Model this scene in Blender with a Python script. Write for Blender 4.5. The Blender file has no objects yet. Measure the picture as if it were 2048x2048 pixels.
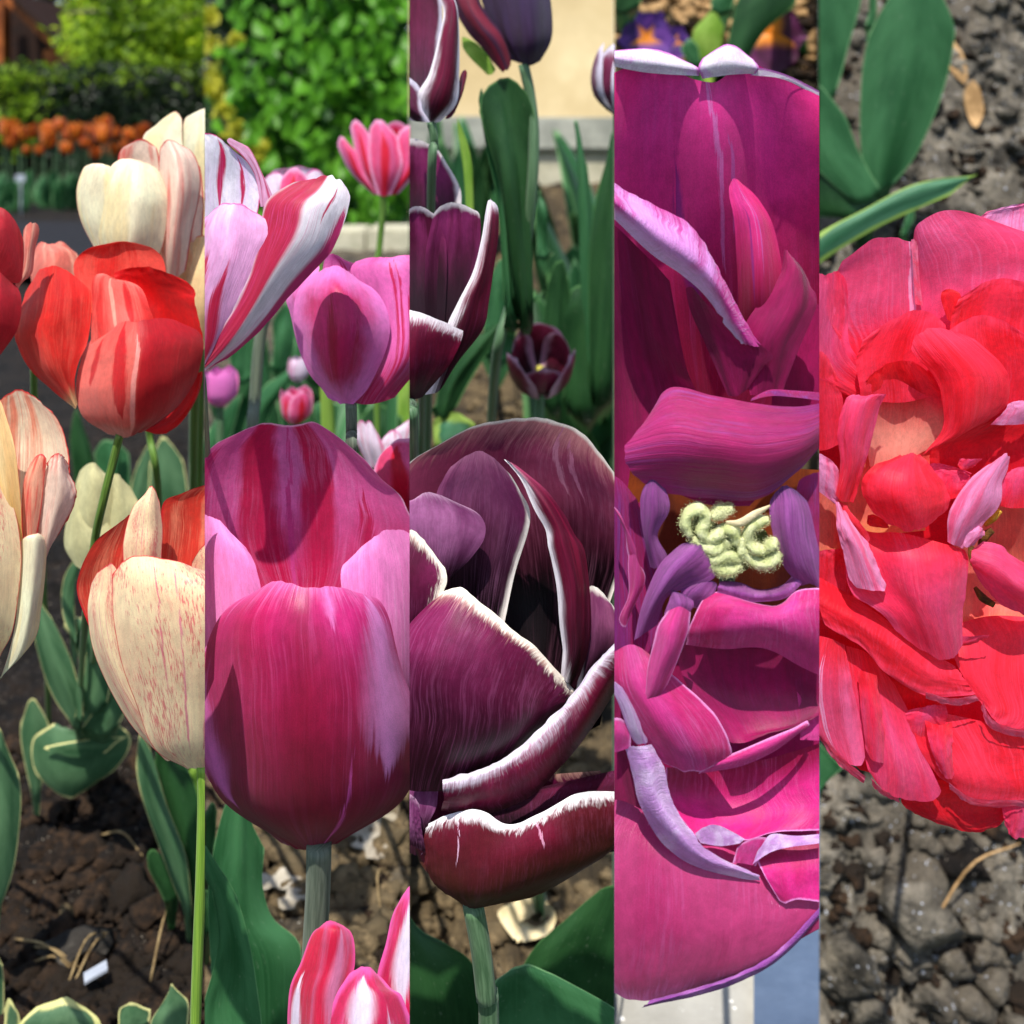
import bpy, bmesh, math, random
from mathutils import Vector, noise as mnoise
import numpy as np

# ------------------------------------------------------------------ camera, sky, sun, exposure
sc = bpy.context.scene
COL = sc.collection
CAMZ, F, HOR = 0.55, 1.1, 228.0          # eye height (m), focal length in picture widths, horizon row (of 2048)
cam_d = bpy.data.cameras.new('camera'); cam = bpy.data.objects.new('camera', cam_d); COL.objects.link(cam)
cam.location = (0, 0, CAMZ); cam.rotation_euler = (math.pi/2, 0, 0)
cam_d.sensor_width = 36; cam_d.lens = 36*F; cam_d.shift_y = -(1024-HOR)/2048
cam_d.clip_start = 0.01; cam_d.clip_end = 600
cam_d.dof.use_dof = True; cam_d.dof.focus_distance = 0.272; cam_d.dof.aperture_fstop = 19
sc.camera = cam
SUN_EL, SUN_AZ = math.radians(63), math.radians(12)     # high, behind the camera's left shoulder
sun_dir = Vector((-math.sin(SUN_AZ)*math.cos(SUN_EL), -math.cos(SUN_AZ)*math.cos(SUN_EL), math.sin(SUN_EL)))
w = bpy.data.worlds.new('World'); sc.world = w; w.use_nodes = True
wn = w.node_tree.nodes; sky = wn.new('ShaderNodeTexSky'); sky.sky_type = 'NISHITA'; sky.sun_disc = False
sky.sun_elevation = SUN_EL; sky.sun_rotation = math.atan2(sun_dir.x, sun_dir.y)
w.node_tree.links.new(sky.outputs[0], wn['Background'].inputs[0]); wn['Background'].inputs[1].default_value = 0.12
sl = bpy.data.lights.new('sun', 'SUN'); sl.energy = 3.8; sl.angle = math.radians(0.53); sl.color = (1, .95, .87)
so = bpy.data.objects.new('sun', sl); COL.objects.link(so); so.location = sun_dir*20
so.rotation_euler = sun_dir.to_track_quat('Z', 'Y').to_euler()
sc.view_settings.view_transform = 'Standard'; sc.view_settings.look = 'None'
sc.view_settings.exposure = 0.75; sc.view_settings.gamma = 1
sc.render.resolution_x = sc.render.resolution_y = 1024
try:
    sc.cycles.max_bounces = 10; sc.cycles.transmission_bounces = 6; sc.cycles.transparent_max_bounces = 8
except Exception: pass
random.seed(7)

# ------------------------------------------------------------------ helpers: points
K = 2048*F
def P(px, py, D): return Vector(((px-1024)/K*D, D, CAMZ-(py-HOR)/K*D))
def PZ(px, py, z=0.0):                       # a picture point on a level surface
    D = (CAMZ-z)*K/(py-HOR); return P(px, py, D)
BAY = 0                                      # which of the five beds is being built
def ground_z(b, y):
    if b == 2: return .15+min(max((y-.9)/1.3, 0), 1)*.26
    if b == 3: return .10+min(max((y-.86)/.42, 0), 1)*.7
    if b == 4: return min(max((y-.60)/.5, 0), 1.15)*.8
    return .18*(1-min(max((y-1.0)/1.8, 0), 1))
TRIM = []
def lin(c):
    return tuple(((v/255)/12.92 if v/255 <= .04045 else ((v/255+.055)/1.055)**2.4) for v in c)

# ------------------------------------------------------------------ helpers: objects
def thing(name, label, cat, loc=(0,0,0), group=None):
    o = bpy.data.objects.new(name, None); COL.objects.link(o); o.location = loc
    o.empty_display_size = .02
    o['label'] = label; o['category'] = cat
    if group: o['group'] = group
    return o
def tag(o, label, cat, group=None):
    o['label'] = label; o['category'] = cat
    if group: o['group'] = group
    return o
def mesh_obj(name, verts, faces, mat, parent=None, smooth=True, uvs=None, edge=None, loc=None, trim=True):
    base = Vector(parent.location) if parent is not None else Vector(loc if loc is not None else (0,0,0))
    if parent is not None and parent.parent is not None: base = base + Vector(parent.parent.location)
    V = np.asarray([tuple(v) for v in verts], dtype=np.float64) - np.array(base)
    me = bpy.data.meshes.new(name); me.from_pydata(V.tolist(), [], faces)
    if uvs is not None:
        uvl = me.uv_layers.new(name='UVMap'); li = np.empty(len(me.loops), dtype=np.int32)
        me.loops.foreach_get('vertex_index', li)
        uvl.data.foreach_set('uv', np.asarray(uvs, dtype=np.float32)[li].ravel())
    if edge is not None:
        at = me.attributes.new('edge', 'FLOAT', 'POINT'); at.data.foreach_set('value', np.asarray(edge, dtype=np.float32))
    if smooth: me.polygons.foreach_set('use_smooth', [True]*len(me.polygons))
    if mat is not None: me.materials.append(mat)
    o = bpy.data.objects.new(name, me); COL.objects.link(o)
    if parent is not None: o.parent = parent
    elif loc is not None: o.location = loc
    if trim: TRIM.append((o, BAY))
    return o
def copy_tree(root, loc, bay, rotz=0, scale=1, label=None):
    r = root.copy(); COL.objects.link(r); r.location = loc; r.rotation_euler = (0,0,rotz); r.scale = (scale,)*3
    if label: r['label'] = label
    for ch in list(root.children):
        c = ch.copy(); COL.objects.link(c); c.parent = r; TRIM.append((c, bay))
    return r

# ------------------------------------------------------------------ helpers: surfaces
def cr(Pts, n):
    """Catmull-Rom through rows of points: Pts (R, C, 3) -> (n, C, 3)"""
    Pts = np.asarray(Pts, float); R = len(Pts)
    if R == 2:
        t = np.linspace(0,1,n)[:,None,None]; return Pts[0]*(1-t)+Pts[1]*t
    E = np.concatenate([[2*Pts[0]-Pts[1]], Pts, [2*Pts[-1]-Pts[-2]]])
    out = []
    for s in np.linspace(0, R-1-1e-9, n):
        i = int(s); t = s-i; a,b,c,d = E[i],E[i+1],E[i+2],E[i+3]
        out.append(.5*((2*b)+(-a+c)*t+(2*a-5*b+4*c-d)*t*t+(-a+3*b-3*c+d)*t**3))
    return np.array(out)
def grid_faces(nv, nu):
    return [(i*nu+j, i*nu+j+1, (i+1)*nu+j+1, (i+1)*nu+j) for i in range(nv-1) for j in range(nu-1)]
PSEED = [0]
def sheet(name, D, rows, mat, parent=None, nv=34, nu=26, ruffle=0, rf=9, sides='LRT', dd=0, wave=1.0, root=False, loc=None, rnd=None, rp=5):
    """A petal or leaf: rows of control points (picture x, picture y, relief in picture units) at distance D."""
    PSEED[0] += 1; sd = PSEED[0]*3.7
    unit = D/K
    net = []
    for r in rows:
        r = np.asarray(r, float).reshape(-1, 3)
        net.append([tuple(P(x, y, D-(d+dd)*unit)) for x, y, d in r])
    bridge = None
    if root:                                           # runs back and down into the soil
        r0 = np.asarray(rows[0], float).reshape(-1, 3); q = on_bed(r0[:,0].mean(), r0[:,1].max()+25, BAY)
        c = np.mean(np.array(net[0]), axis=0)
        bridge = np.array([tuple(np.array([q.x, q.y, q.z-.012])+(np.array(net[0][k])-c)*.35) for k in range(len(net[0]))])
    net = np.array(net)
    if rnd is None: rnd = .10 if sides == 'LRT' and not root else 0.0
    ND, MD = nv*3, nu*3
    A = cr(net, ND if bridge is None else ND*3//4)     # along
    if bridge is not None:
        nb = ND-len(A); tb = (np.arange(nb)/nb)[:,None,None]; A = np.concatenate([bridge[None]*(1-tb)+A[:1]*tb, A])
    G = cr(A.transpose(1,0,2), MD).transpose(1,0,2)    # across
    fv = np.empty((nv,nu)); fu = np.empty((nv,nu))
    for i in range(nv):
        for j in range(nu):
            u, v = j/(nu-1), i/(nv-1); s_ = 2*u-1
            tipn = 1-rnd*abs(s_)**rp-(.016*(1+mnoise.noise((u*7+sd, 1.3, sd)))+.008*(1+mnoise.noise((u*19+sd, 5.3, sd))) if sides else 0)
            fv[i,j] = v*tipn*(ND-1)
            wob = 1-.012*(1+mnoise.noise((v*6+sd, 8.8, s_*.5))) if sides else 1
            fu[i,j] = (.5+.5*s_*wob)*(MD-1)
    i0 = np.clip(fv.astype(int),0,ND-2); j0 = np.clip(fu.astype(int),0,MD-2); ti = (fv-i0)[...,None]; tj = (fu-j0)[...,None]
    G = (G[i0,j0]*(1-ti)*(1-tj)+G[i0+1,j0]*ti*(1-tj)+G[i0,j0+1]*(1-ti)*tj+G[i0+1,j0+1]*ti*tj)
    # distances to the edge, in picture units
    dl = np.linalg.norm(np.diff(G, axis=1), axis=2); sl_ = np.concatenate([np.zeros((nv,1)), np.cumsum(dl,1)],1)
    sr_ = sl_[:,-1:]-sl_
    dt = np.linalg.norm(np.diff(G, axis=0), axis=2); tt = np.concatenate([np.zeros((1,nu)), np.cumsum(dt,0)],0); tt = tt[-1:]-tt
    ed = np.full((nv,nu), 1e3*unit)
    if 'L' in sides: ed = np.minimum(ed, sl_)
    if 'R' in sides: ed = np.minimum(ed, sr_)
    if 'T' in sides: ed = np.minimum(ed, tt)
    ed = ed/unit
    # normals, gentle waves and ruffled edges
    du = np.gradient(G, axis=1); dv = np.gradient(G, axis=0); N = np.cross(du, dv); N /= (np.linalg.norm(N,axis=2,keepdims=True)+1e-12)
    size = math.sqrt(max(dl.sum(1).mean()*dt.sum(0).mean(), 1e-12))
    allside = np.minimum(np.minimum(sl_, sr_), tt)/unit
    for i in range(nv):
        for j in range(nu):
            u, v = j/(nu-1), i/(nv-1)
            a = mnoise.noise((u*2.2+sd, v*2.2, sd))*.022*size*wave+mnoise.noise((u*8+sd, v*1.4, sd*2))*.0045*size*wave+mnoise.noise((u*17+sd, v*3., sd*3))*.0016*size*wave
            if ruffle:
                k = math.exp(-allside[i,j]/26.0)
                a += (mnoise.noise((u*rf+sd, v*rf, 3.1))*1.0+mnoise.noise((u*rf*2.6, v*rf*2.6+sd, 9.1))*.45)*ruffle*unit*k
            G[i,j] += N[i,j]*a
    uv = [(j/(nu-1), i/(nv-1)) for i in range(nv) for j in range(nu)]
    return mesh_obj(name, G.reshape(-1,3), grid_faces(nv,nu), mat, parent, uvs=uv, edge=ed.ravel(), loc=loc)
def ribbon_tube(name, pts, radii, mat, parent=None, seg=12, n=30, flat=1.0, loc=None):
    pts = cr(np.array([[tuple(p)] for p in pts]), n)[:,0]
    rr = np.interp(np.linspace(0,1,n), np.linspace(0,1,len(radii)), radii)
    T = np.gradient(pts, axis=0); T /= np.linalg.norm(T,axis=1,keepdims=True)+1e-12
    up = np.array([.13,.95,.25]); V=[]; UV=[]
    for i in range(n):
        a = np.cross(T[i], up); a /= np.linalg.norm(a)+1e-12; b = np.cross(T[i], a)
        for k in range(seg):
            t = 2*math.pi*k/seg
            V.append(pts[i]+rr[i]*(math.cos(t)*a+flat*math.sin(t)*b)); UV.append((k/seg, i/(n-1)))
    fc = [(i*seg+k, i*seg+(k+1)%seg, (i+1)*seg+(k+1)%seg, (i+1)*seg+k) for i in range(n-1) for k in range(seg)]
    fc.append(tuple(range(seg))[::-1]); fc.append(tuple((n-1)*seg+k for k in range(seg)))
    return mesh_obj(name, V, fc, mat, parent, uvs=UV, edge=[50]*len(V), loc=loc)
def stem(D, pts, r, mat, parent, ground=True, name='stem', to=None):
    """pts: (px, py, relief); r in picture units; runs on down to the soil"""
    unit = D/K; W = [P(x, y, D-d*unit) for x, y, d in pts]
    if to is not None:
        q = on_bed(to[0], to[1], BAY); e = W[-1]; W.append(e.lerp(q, .5)+Vector((0,0,.01))); W.append(q-Vector((0,0,.015)))
    elif ground:
        e = W[-1]; gz = ground_z(BAY, e.y)-.015
        W.append(Vector((e.x*.99, e.y+.004, (e.z+gz)/2))); W.append(Vector((e.x, e.y, gz)))
    return ribbon_tube(name, W, [r*unit]*(len(W)-1)+[r*unit*1.15], mat, parent)
def flower(label, D, px, py, cat='tulip', name='tulip', group=None):
    p = P(px, py, D); return thing(name, label, cat, (p.x, p.y, ground_z(BAY, p.y)), group)

# ------------------------------------------------------------------ helpers: materials
class NT:
    def __init__(s, name):
        s.m = bpy.data.materials.new(name); s.m.use_nodes = True; s.n = s.m.node_tree.nodes; s.l = s.m.node_tree.links
        s.n.clear(); s.out = s.n.new('ShaderNodeOutputMaterial')
    def put(s, sock, v):
        if isinstance(v, bpy.types.NodeSocket): s.l.new(v, sock)
        else:
            if sock.type == 'RGBA' and len(v) == 3: v = (*v, 1)
            sock.default_value = v
    def math(s, op, a, b=0.0, c=None):
        n = s.n.new('ShaderNodeMath'); n.operation = op; s.put(n.inputs[0], a); s.put(n.inputs[1], b)
        if c is not None: s.put(n.inputs[2], c)
        return n.outputs[0]
    def ss(s, x, lo, hi, a=0.0, b=1.0):
        n = s.n.new('ShaderNodeMapRange'); n.interpolation_type = 'SMOOTHSTEP'
        for k, v in enumerate((x, lo, hi, a, b)): s.put(n.inputs[k], v)
        return n.outputs[0]
    def mix(s, f, a, b, mode='MIX'):
        n = s.n.new('ShaderNodeMix'); n.data_type = 'RGBA'; n.blend_type = mode
        s.put(n.inputs[0], f); s.put(n.inputs[6], a); s.put(n.inputs[7], b); return n.outputs[2]
    def noise(s, vec, scale=1.0, det=2.0, rough=.5):
        n = s.n.new('ShaderNodeTexNoise'); s.put(n.inputs['Vector'], vec); n.inputs['Scale'].default_value = scale
        n.inputs['Detail'].default_value = det; n.inputs['Roughness'].default_value = rough; return n.outputs['Fac']
    def xyz(s, x, y, z):
        n = s.n.new('ShaderNodeCombineXYZ'); s.put(n.inputs[0], x); s.put(n.inputs[1], y); s.put(n.inputs[2], z); return n.outputs[0]
    def bump(s, h, dist, strength=1.0):
        n = s.n.new('ShaderNodeBump'); n.inputs['Distance'].default_value = dist; n.inputs['Strength'].default_value = strength
        s.put(n.inputs['Height'], h); return n.outputs[0]
    def principled(s, col, rough=.5, spec=.4, bump=None, sheen=0, **kw):
        n = s.n.new('ShaderNodeBsdfPrincipled'); s.put(n.inputs['Base Color'], col); s.put(n.inputs['Roughness'], rough)
        n.inputs['Specular IOR Level'].default_value = spec; n.inputs['Sheen Weight'].default_value = sheen
        if bump is not None: s.l.new(bump, n.inputs['Normal'])
        for k, v in kw.items(): s.put(n.inputs[k], v)
        return n.outputs[0]
    def finish(s, sh, col=None, transl=0, bump=None):
        if transl > 0:
            t = s.n.new('ShaderNodeBsdfTranslucent'); s.put(t.inputs['Color'], col)
            if bump is not None: s.l.new(bump, t.inputs['Normal'])
            m = s.n.new('ShaderNodeMixShader'); m.inputs[0].default_value = transl
            s.l.new(sh, m.inputs[1]); s.l.new(t.outputs[0], m.inputs[2]); sh = m.outputs[0]
        s.l.new(sh, s.out.inputs['Surface']); return s.m
def uvr(t):
    n = t.n.new('ShaderNodeUVMap'); n.uv_map = 'UVMap'; sp = t.n.new('ShaderNodeSeparateXYZ'); t.l.new(n.outputs[0], sp.inputs[0])
    oi = t.n.new('ShaderNodeObjectInfo'); ea = t.n.new('ShaderNodeAttribute'); ea.attribute_name = 'edge'
    return sp.outputs[0], sp.outputs[1], t.math('MULTIPLY', oi.outputs['Random'], 40.0), ea.outputs['Fac']
def petal_mat(name, main, second=None, sc_=(5,1.1), thr=(.48,.58), feather=.3, margin=None, base=None, tip=None,
              mid=None, vein=None, vein_amt=.25, speck=None, transl=.28, rough=.42, fine=(60,2.2), bumpd=.00016, sheen=.15, seed=0., spec=.35, stripes=(), fth=.22):
    t = NT(name); u0, v, rnd, ed = uvr(t); rnd = t.math('ADD', rnd, seed)
    def n3(x, y, z, det=2., ro=.5): return t.noise(t.xyz(x, y, z), 1, det, ro)
    mul = lambda a, b: t.math('MULTIPLY', a, b); add = lambda a, b: t.math('ADD', a, b)
    soft = n3(mul(u0, 2.6), mul(v, 2.6), rnd, 4., .55); softc = t.math('SUBTRACT', soft, .5)
    u = add(u0, mul(t.math('SUBTRACT', n3(mul(u0, 2.), mul(v, 2.2), add(rnd, 3.3)), .5), .10))       # veins drift a little
    f1 = n3(mul(u, fine[0]), mul(v, fine[1]), rnd, 4., .6)
    f2 = n3(mul(u, fine[0]*3.1), mul(v, fine[1]*3), rnd, 3., .6)
    fcs = add(t.math('SUBTRACT', f1, .5), mul(t.math('SUBTRACT', f2, .5), .7))
    cm = lin(main)
    col = t.mix(t.ss(soft, .28, .72), tuple(c*.80 for c in cm), tuple(min(c*1.15,.95) for c in cm))
    if second:
        c1 = n3(mul(u, sc_[0]), mul(v, sc_[1]), add(rnd, 7.3), 3., .5)
        col = t.mix(t.ss(add(c1, mul(fcs, feather*.5)), thr[0]-.03, thr[1]+.03), col, lin(second))
    if tip: col = t.mix(t.ss(add(v, mul(fcs, .3)), tip[1], tip[2]), col, lin(tip[0]))
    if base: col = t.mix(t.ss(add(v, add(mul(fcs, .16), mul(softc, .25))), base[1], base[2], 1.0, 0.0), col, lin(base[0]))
    if mid:
        dm = add(add(t.math('ABSOLUTE', t.math('SUBTRACT', u0, .5)), mul(fcs, .05)), mul(v, mid[3] if len(mid) > 3 else .05))
        dm = add(dm, mul(softc, mid[2]*.8))
        col = t.mix(t.ss(dm, mid[1]-mid[2], mid[1]+mid[2], 1.0, 0.0), col, lin(mid[0]))
    for st in stripes:      # (colour, centre, half width, v from, v to, slope): feathered flames
        cc, uc, hw, v0, v1 = st[:5]; sl2 = st[5] if len(st) > 5 else 0.0; sf = st[6] if len(st) > 6 else .45
        ctr = add(uc, mul(t.math('SUBTRACT', v, .5), sl2))
        du = t.math('ABSOLUTE', t.math('SUBTRACT', add(u0, mul(softc, .10)), ctr)); du = add(du, mul(fcs, .05))
        vv = add(v, add(mul(fcs, fth), mul(softc, .12)))
        wv = mul(t.ss(vv, v0-.12, v0+.12), t.ss(vv, v1-.2-sf*.25, v1+.06, 1.0, 0.0))
        x = t.math('DIVIDE', du, add(mul(wv, hw), .0005))
        col = t.mix(mul(t.ss(x, 1-sf, 1+sf, 1.0, 0.0), t.ss(wv, .02, .2)), col, lin(cc))
    if speck:
        sp = n3(mul(u, 120), mul(v, 22), rnd, 3., .6); big = n3(mul(u, 6), mul(v, 2.), rnd, 3., .5)
        col = t.mix(mul(t.ss(add(sp, mul(t.math('SUBTRACT', big, .5), .7)), speck[1], speck[2]), .85), col, lin(speck[0]))
    if vein:
        patch = t.ss(n3(mul(u0, 3.3), mul(v, 2.2), add(rnd, 11.)), .32, .7)
        col = t.mix(mul(mul(t.ss(add(f1, mul(t.math('SUBTRACT', f2, .5), .8)), .42, .74), vein_amt), patch), col, lin(vein))
    if margin:
        e = add(ed, add(mul(fcs, margin[2]), mul(softc, margin[1]*.8)))
        wob = n3(mul(u0, 5), mul(v, 5), rnd, 3.)
        e = t.math('DIVIDE', e, add(.35, mul(wob, 1.3)))
        col = t.mix(t.ss(e, margin[1]*.3, margin[1]*1.5, 1.0, 0.0), col, lin(margin[0]))
    gr = n3(mul(u0, 260), mul(v, 200), rnd, 2., .7); gr2 = n3(mul(u0, 22), mul(v, 16), rnd, 4., .65)
    col = t.mix(1.0, col, t.mix(t.ss(add(mul(gr, .5), mul(gr2, .5)), .3, .7), (.80,.80,.80), (1.16,1.16,1.16)), 'MULTIPLY')
    b = t.bump(add(add(f1, mul(f2, .35)), mul(gr, .3)), bumpd*.7)
    rg = t.ss(soft, .2, .8, rough-.06, rough+.10)
    sh = t.principled(col, rg, spec, b, sheen)
    return t.finish(sh, col, transl, b)
def leaf_mat(name, c1, c2, margin=None, transl=.3, rough=.42, stripe=None):
    t = NT(name); u, v, rnd, ed = uvr(t)
    f1 = t.noise(t.xyz(t.math('MULTIPLY', u, 46), t.math('MULTIPLY', v, 1.3), rnd), 1, 3, .6)
    soft = t.noise(t.xyz(t.math('MULTIPLY', u, 2), t.math('MULTIPLY', v, 3), rnd), 1, 4, .55)
    col = t.mix(t.ss(soft, .3, .7), lin(c1), lin(c2))
    col = t.mix(t.math('MULTIPLY', t.ss(f1, .45, .7), .35), col, lin(c2))
    spots = t.noise(t.xyz(t.math('MULTIPLY', u, 30), t.math('MULTIPLY', v, 40), rnd), 1, 3, .6)
    col = t.mix(t.math('MULTIPLY', t.ss(spots, .62, .75), .25), col, lin((150,165,140)))
    if margin:
        e = t.math('ADD', ed, t.math('MULTIPLY', t.math('SUBTRACT', f1, .5), margin[2]))
        wob = t.noise(t.xyz(t.math('MULTIPLY', u, 3), t.math('MULTIPLY', v, 5), rnd), 1, 2, .5)
        e = t.math('DIVIDE', e, t.math('ADD', .3, t.math('MULTIPLY', wob, 1.5)))
        col = t.mix(t.ss(e, margin[1]*.7, margin[1]*1.2, 1.0, 0.0), col, lin(margin[0]))
    b = t.bump(f1, .0002)
    return t.finish(t.principled(col, rough, .28, b), col, transl, b)
def stem_mat(name, c1, c2):
    t = NT(name); u, v, rnd, ed = uvr(t)
    f = t.noise(t.xyz(t.math('MULTIPLY', u, 20), t.math('MULTIPLY', v, 6), rnd), 1, 3, .6)
    col = t.mix(t.ss(f, .35, .65), lin(c1), lin(c2)); b = t.bump(f, .0002)
    return t.finish(t.principled(col, .5, .35, b, .1), col, .12, b)
def rough_mat(name, c1, c2, c3=None, scale=30, bumpd=.004, rough=.9, det=8, thr=(.35,.65), light=None):
    t = NT(name); tc = t.n.new('ShaderNodeTexCoord'); g = t.n.new('ShaderNodeNewGeometry').outputs['Position']
    n1 = t.noise(g, scale, det, .65); n2 = t.noise(g, scale*5.3, 4, .6); n3 = t.noise(g, scale*.23, 3, .5)
    col = t.mix(t.ss(n1, thr[0], thr[1]), lin(c1), lin(c2))
    if c3: col = t.mix(t.ss(n3, .45, .65), col, lin(c3))
    col = t.mix(t.math('MULTIPLY', t.ss(n2, .4, .7), .35), col, lin(c1))
    if light: col = t.mix(t.ss(t.noise(g, scale*9, 2, .5), .68, .72), col, lin(light))
    b = t.bump(t.math('ADD', n1, t.math('MULTIPLY', n2, .4)), bumpd)
    return t.finish(t.principled(col, rough, .25, b))
def foliage_mat(name, c1, c2, transl=.45, rough=.5, spec=.3):
    t = NT(name); g = t.n.new('ShaderNodeNewGeometry'); n = t.noise(g.outputs['Position'], 9, 2, .5)
    r = t.math('ADD', t.math('MULTIPLY', g.outputs['Random Per Island'], .6), t.math('MULTIPLY', n, .5))
    col = t.mix(t.ss(r, .2, .85), lin(c1), lin(c2))
    return t.finish(t.principled(col, rough, spec), col, transl)

# ------------------------------------------------------------------ materials
M = {}
M['soil_dark'] = rough_mat('dark_soil', (12,9,8), (36,27,20), (9,7,6), 70, .004, .95, light=(150,140,125))
M['soil_grey'] = rough_mat('grey_brown_soil', (58,52,44), (116,104,84), (44,40,36), 60, .006, .95, light=(170,165,150))
M['soil_mid'] = rough_mat('brown_soil', (52,44,32), (108,92,66), (40,34,26), 50, .006, .95)
M['soil_ash'] = rough_mat('ash_grey_soil', (40,38,34), (136,128,114), (96,88,76), 40, .010, .95, light=(190,195,205))
M['clod_tan'] = rough_mat('tan_clod', (80,68,48), (142,122,90), (108,94,70), 170, .004, .95)
M['clod_dark'] = rough_mat('dark_clod', (22,16,12), (66,48,32), (34,26,18), 160, .003, .95)
M['clod_grey'] = rough_mat('grey_clod', (66,62,56), (120,114,104), (50,46,42), 150, .004, .95)
M['asphalt'] = rough_mat('asphalt', (20,20,24), (36,36,42), None, 80, .002, .9)
M['lawn'] = rough_mat('far_ground', (24,36,14), (48,60,24), None, 8, .02, .95)
M['stone_grey'] = rough_mat('grey_stone', (140,142,132), (176,176,164), (120,122,114), 16, .003, .85)
M['stone_light'] = rough_mat('light_stone', (168,164,140), (196,190,166), None, 20, .003, .85)
M['cream_wall'] = rough_mat('cream_render', (214,190,142), (236,214,168), (200,176,130), 6, .002, .85)
M['paving'] = rough_mat('pale_paving', (150,147,138), (186,183,174), (130,128,122), 14, .002, .8, light=(236,234,228))
M['paving_shadow'] = rough_mat('shadowed_paving', (70,86,110), (92,108,132), (60,72,92), 14, .002, .8)  # blue-grey of the pale paving in shadow, as a colour
M['wood'] = rough_mat('brown_timber', (128,66,26), (176,100,46), (110,56,22), 12, .002, .6)
M['wood_dark'] = rough_mat('dark_timber', (30,15,8), (48,25,13), None, 12, .002, .7)
M['bark'] = rough_mat('pale_bark', (120,104,82), (168,152,126), (92,80,60), 20, .006, .9)
M['twig'] = rough_mat('dry_twig', (110,90,60), (160,138,98), None, 120, .001, .9)
M['shaded_white_plastic'] = rough_mat('shaded_white_plastic', (150,156,168), (178,184,194), None, 40, .0005, .5)  # white toned down to blue-grey, its shade put into the colour
M['dry_leaf'] = rough_mat('dry_leaf', (132,122,106), (182,174,158), (150,140,120), 70, .001, .8)
M['dry_petal'] = rough_mat('pale_fallen_petal', (196,176,130), (226,210,170), None, 60, .001, .7)
M['straw'] = rough_mat('straw', (120,92,56), (186,150,104), None, 60, .001, .8)
M['fol_wood'] = foliage_mat('wood_foliage', (12,24,8), (36,58,16), .3)
M['fol_hedge'] = foliage_mat('dark_hedge_foliage', (10,22,9), (26,46,18), .2)
M['fol_bright'] = foliage_mat('bright_tree_foliage', (132,172,14), (214,236,56), .55)
M['fol_mid'] = foliage_mat('mid_tree_foliage', (72,108,18), (150,184,44), .5)
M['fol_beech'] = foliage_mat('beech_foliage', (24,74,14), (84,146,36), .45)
M['fol_beech_d'] = foliage_mat('beech_shaded_inner_foliage', (18,34,14), (44,76,28), .3)  # darker green paints the shade of the gaps inside the hedge
M['fol_yellow'] = foliage_mat('yellow_shrub_foliage', (170,170,30), (232,226,90), .5)
M['beech_leaf'] = foliage_mat('beech_leaf', (44,106,18), (112,176,48), .5, .4)
M['stem_green'] = stem_mat('fresh_stem', (70,104,34), (108,146,58))
M['stem_grey'] = stem_mat('glaucous_stem', (84,96,80), (112,122,104))
M['stem_mid'] = stem_mat('mid_stem', (62,96,62), (96,128,92))
M['stem_lime'] = stem_mat('lime_stem', (100,140,40), (136,172,60))
M['leaf_var'] = leaf_mat('variegated_leaf', (54,92,60), (92,128,90), ((226,220,150), 4.5, 5))
M['leaf_var_wide'] = leaf_mat('wide_margin_leaf', (60,96,66), (104,136,100), ((230,226,150), 15, 12))
M['leaf_gl'] = leaf_mat('glaucous_leaf', (36,84,46), (66,118,74), ((120,166,112), 3, 1))
M['leaf_deep'] = leaf_mat('deep_green_leaf', (24,58,28), (46,86,46), ((84,128,74), 4, 2))
M['leaf_yel'] = leaf_mat('yellow_edged_leaf', (50,104,70), (88,138,104), ((150,180,84), 16, 6))
M['leaf_lime'] = leaf_mat('lime_leaf', (130,176,60), (176,212,96), None, .5)
M['pistil'] = stem_mat('yellow_pistil', (170,160,60), (204,196,96))

# ------------------------------------------------------------------ generic builders
def fan_m(px): return (px-1024)/K
def bay_px(b):
    return (409.6*b if b > 0 else -260), (409.6*(b+1) if b < 4 else 2308)
def fan_sheet(name, bay, d0, d1, mat, nd=120, ns=60, amp=.012, z0=0.0, ns_scale=22, follow=True, s0=0., s1=1.):
    a, b = bay_px(bay); ds = np.geomspace(d0, d1, nd); V = []
    for d in ds:
        for j in range(ns):
            x = fan_m(a+(b-a)*(s0+(s1-s0)*j/(ns-1)))*d
            z = (ground_z(bay, d) if follow else 0)+z0
            if amp:
                q = Vector((x, d, z))*ns_scale
                z += amp*(mnoise.noise(q)+.6*mnoise.noise(q*2.3)+.35*mnoise.noise(q*5.1)+.2*mnoise.noise(q*11.))
            V.append((x, d, z))
    o = mesh_obj(name, V, [f[::-1] for f in grid_faces(nd, ns)][::1], mat, None, trim=False)
    o['kind'] = 'structure'; return o
ICO = None
def ico():
    global ICO
    if ICO is None:
        bm = bmesh.new(); bmesh.ops.create_icosphere(bm, subdivisions=2, radius=1)
        ICO = (np.array([v.co[:] for v in bm.verts]), [tuple(v.index for v in f.verts) for f in bm.faces]); bm.free()
    return ICO
def lump(c, r, seed, sq=(1,1,.7), rough=.75):
    V, Fc = ico(); out = []
    for v in V:
        q = Vector(v)+Vector((seed, seed*.7, 0)); n = .9+rough*(.8*mnoise.noise(q*1.2)+.7*mnoise.noise(q*2.9)-.6*abs(mnoise.noise(q*4.3))+.35*mnoise.noise(q*8.))
        out.append((c[0]+v[0]*r*sq[0]*n, c[1]+v[1]*r*sq[1]*n, c[2]+v[2]*r*sq[2]*n))
    return out, Fc
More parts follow.
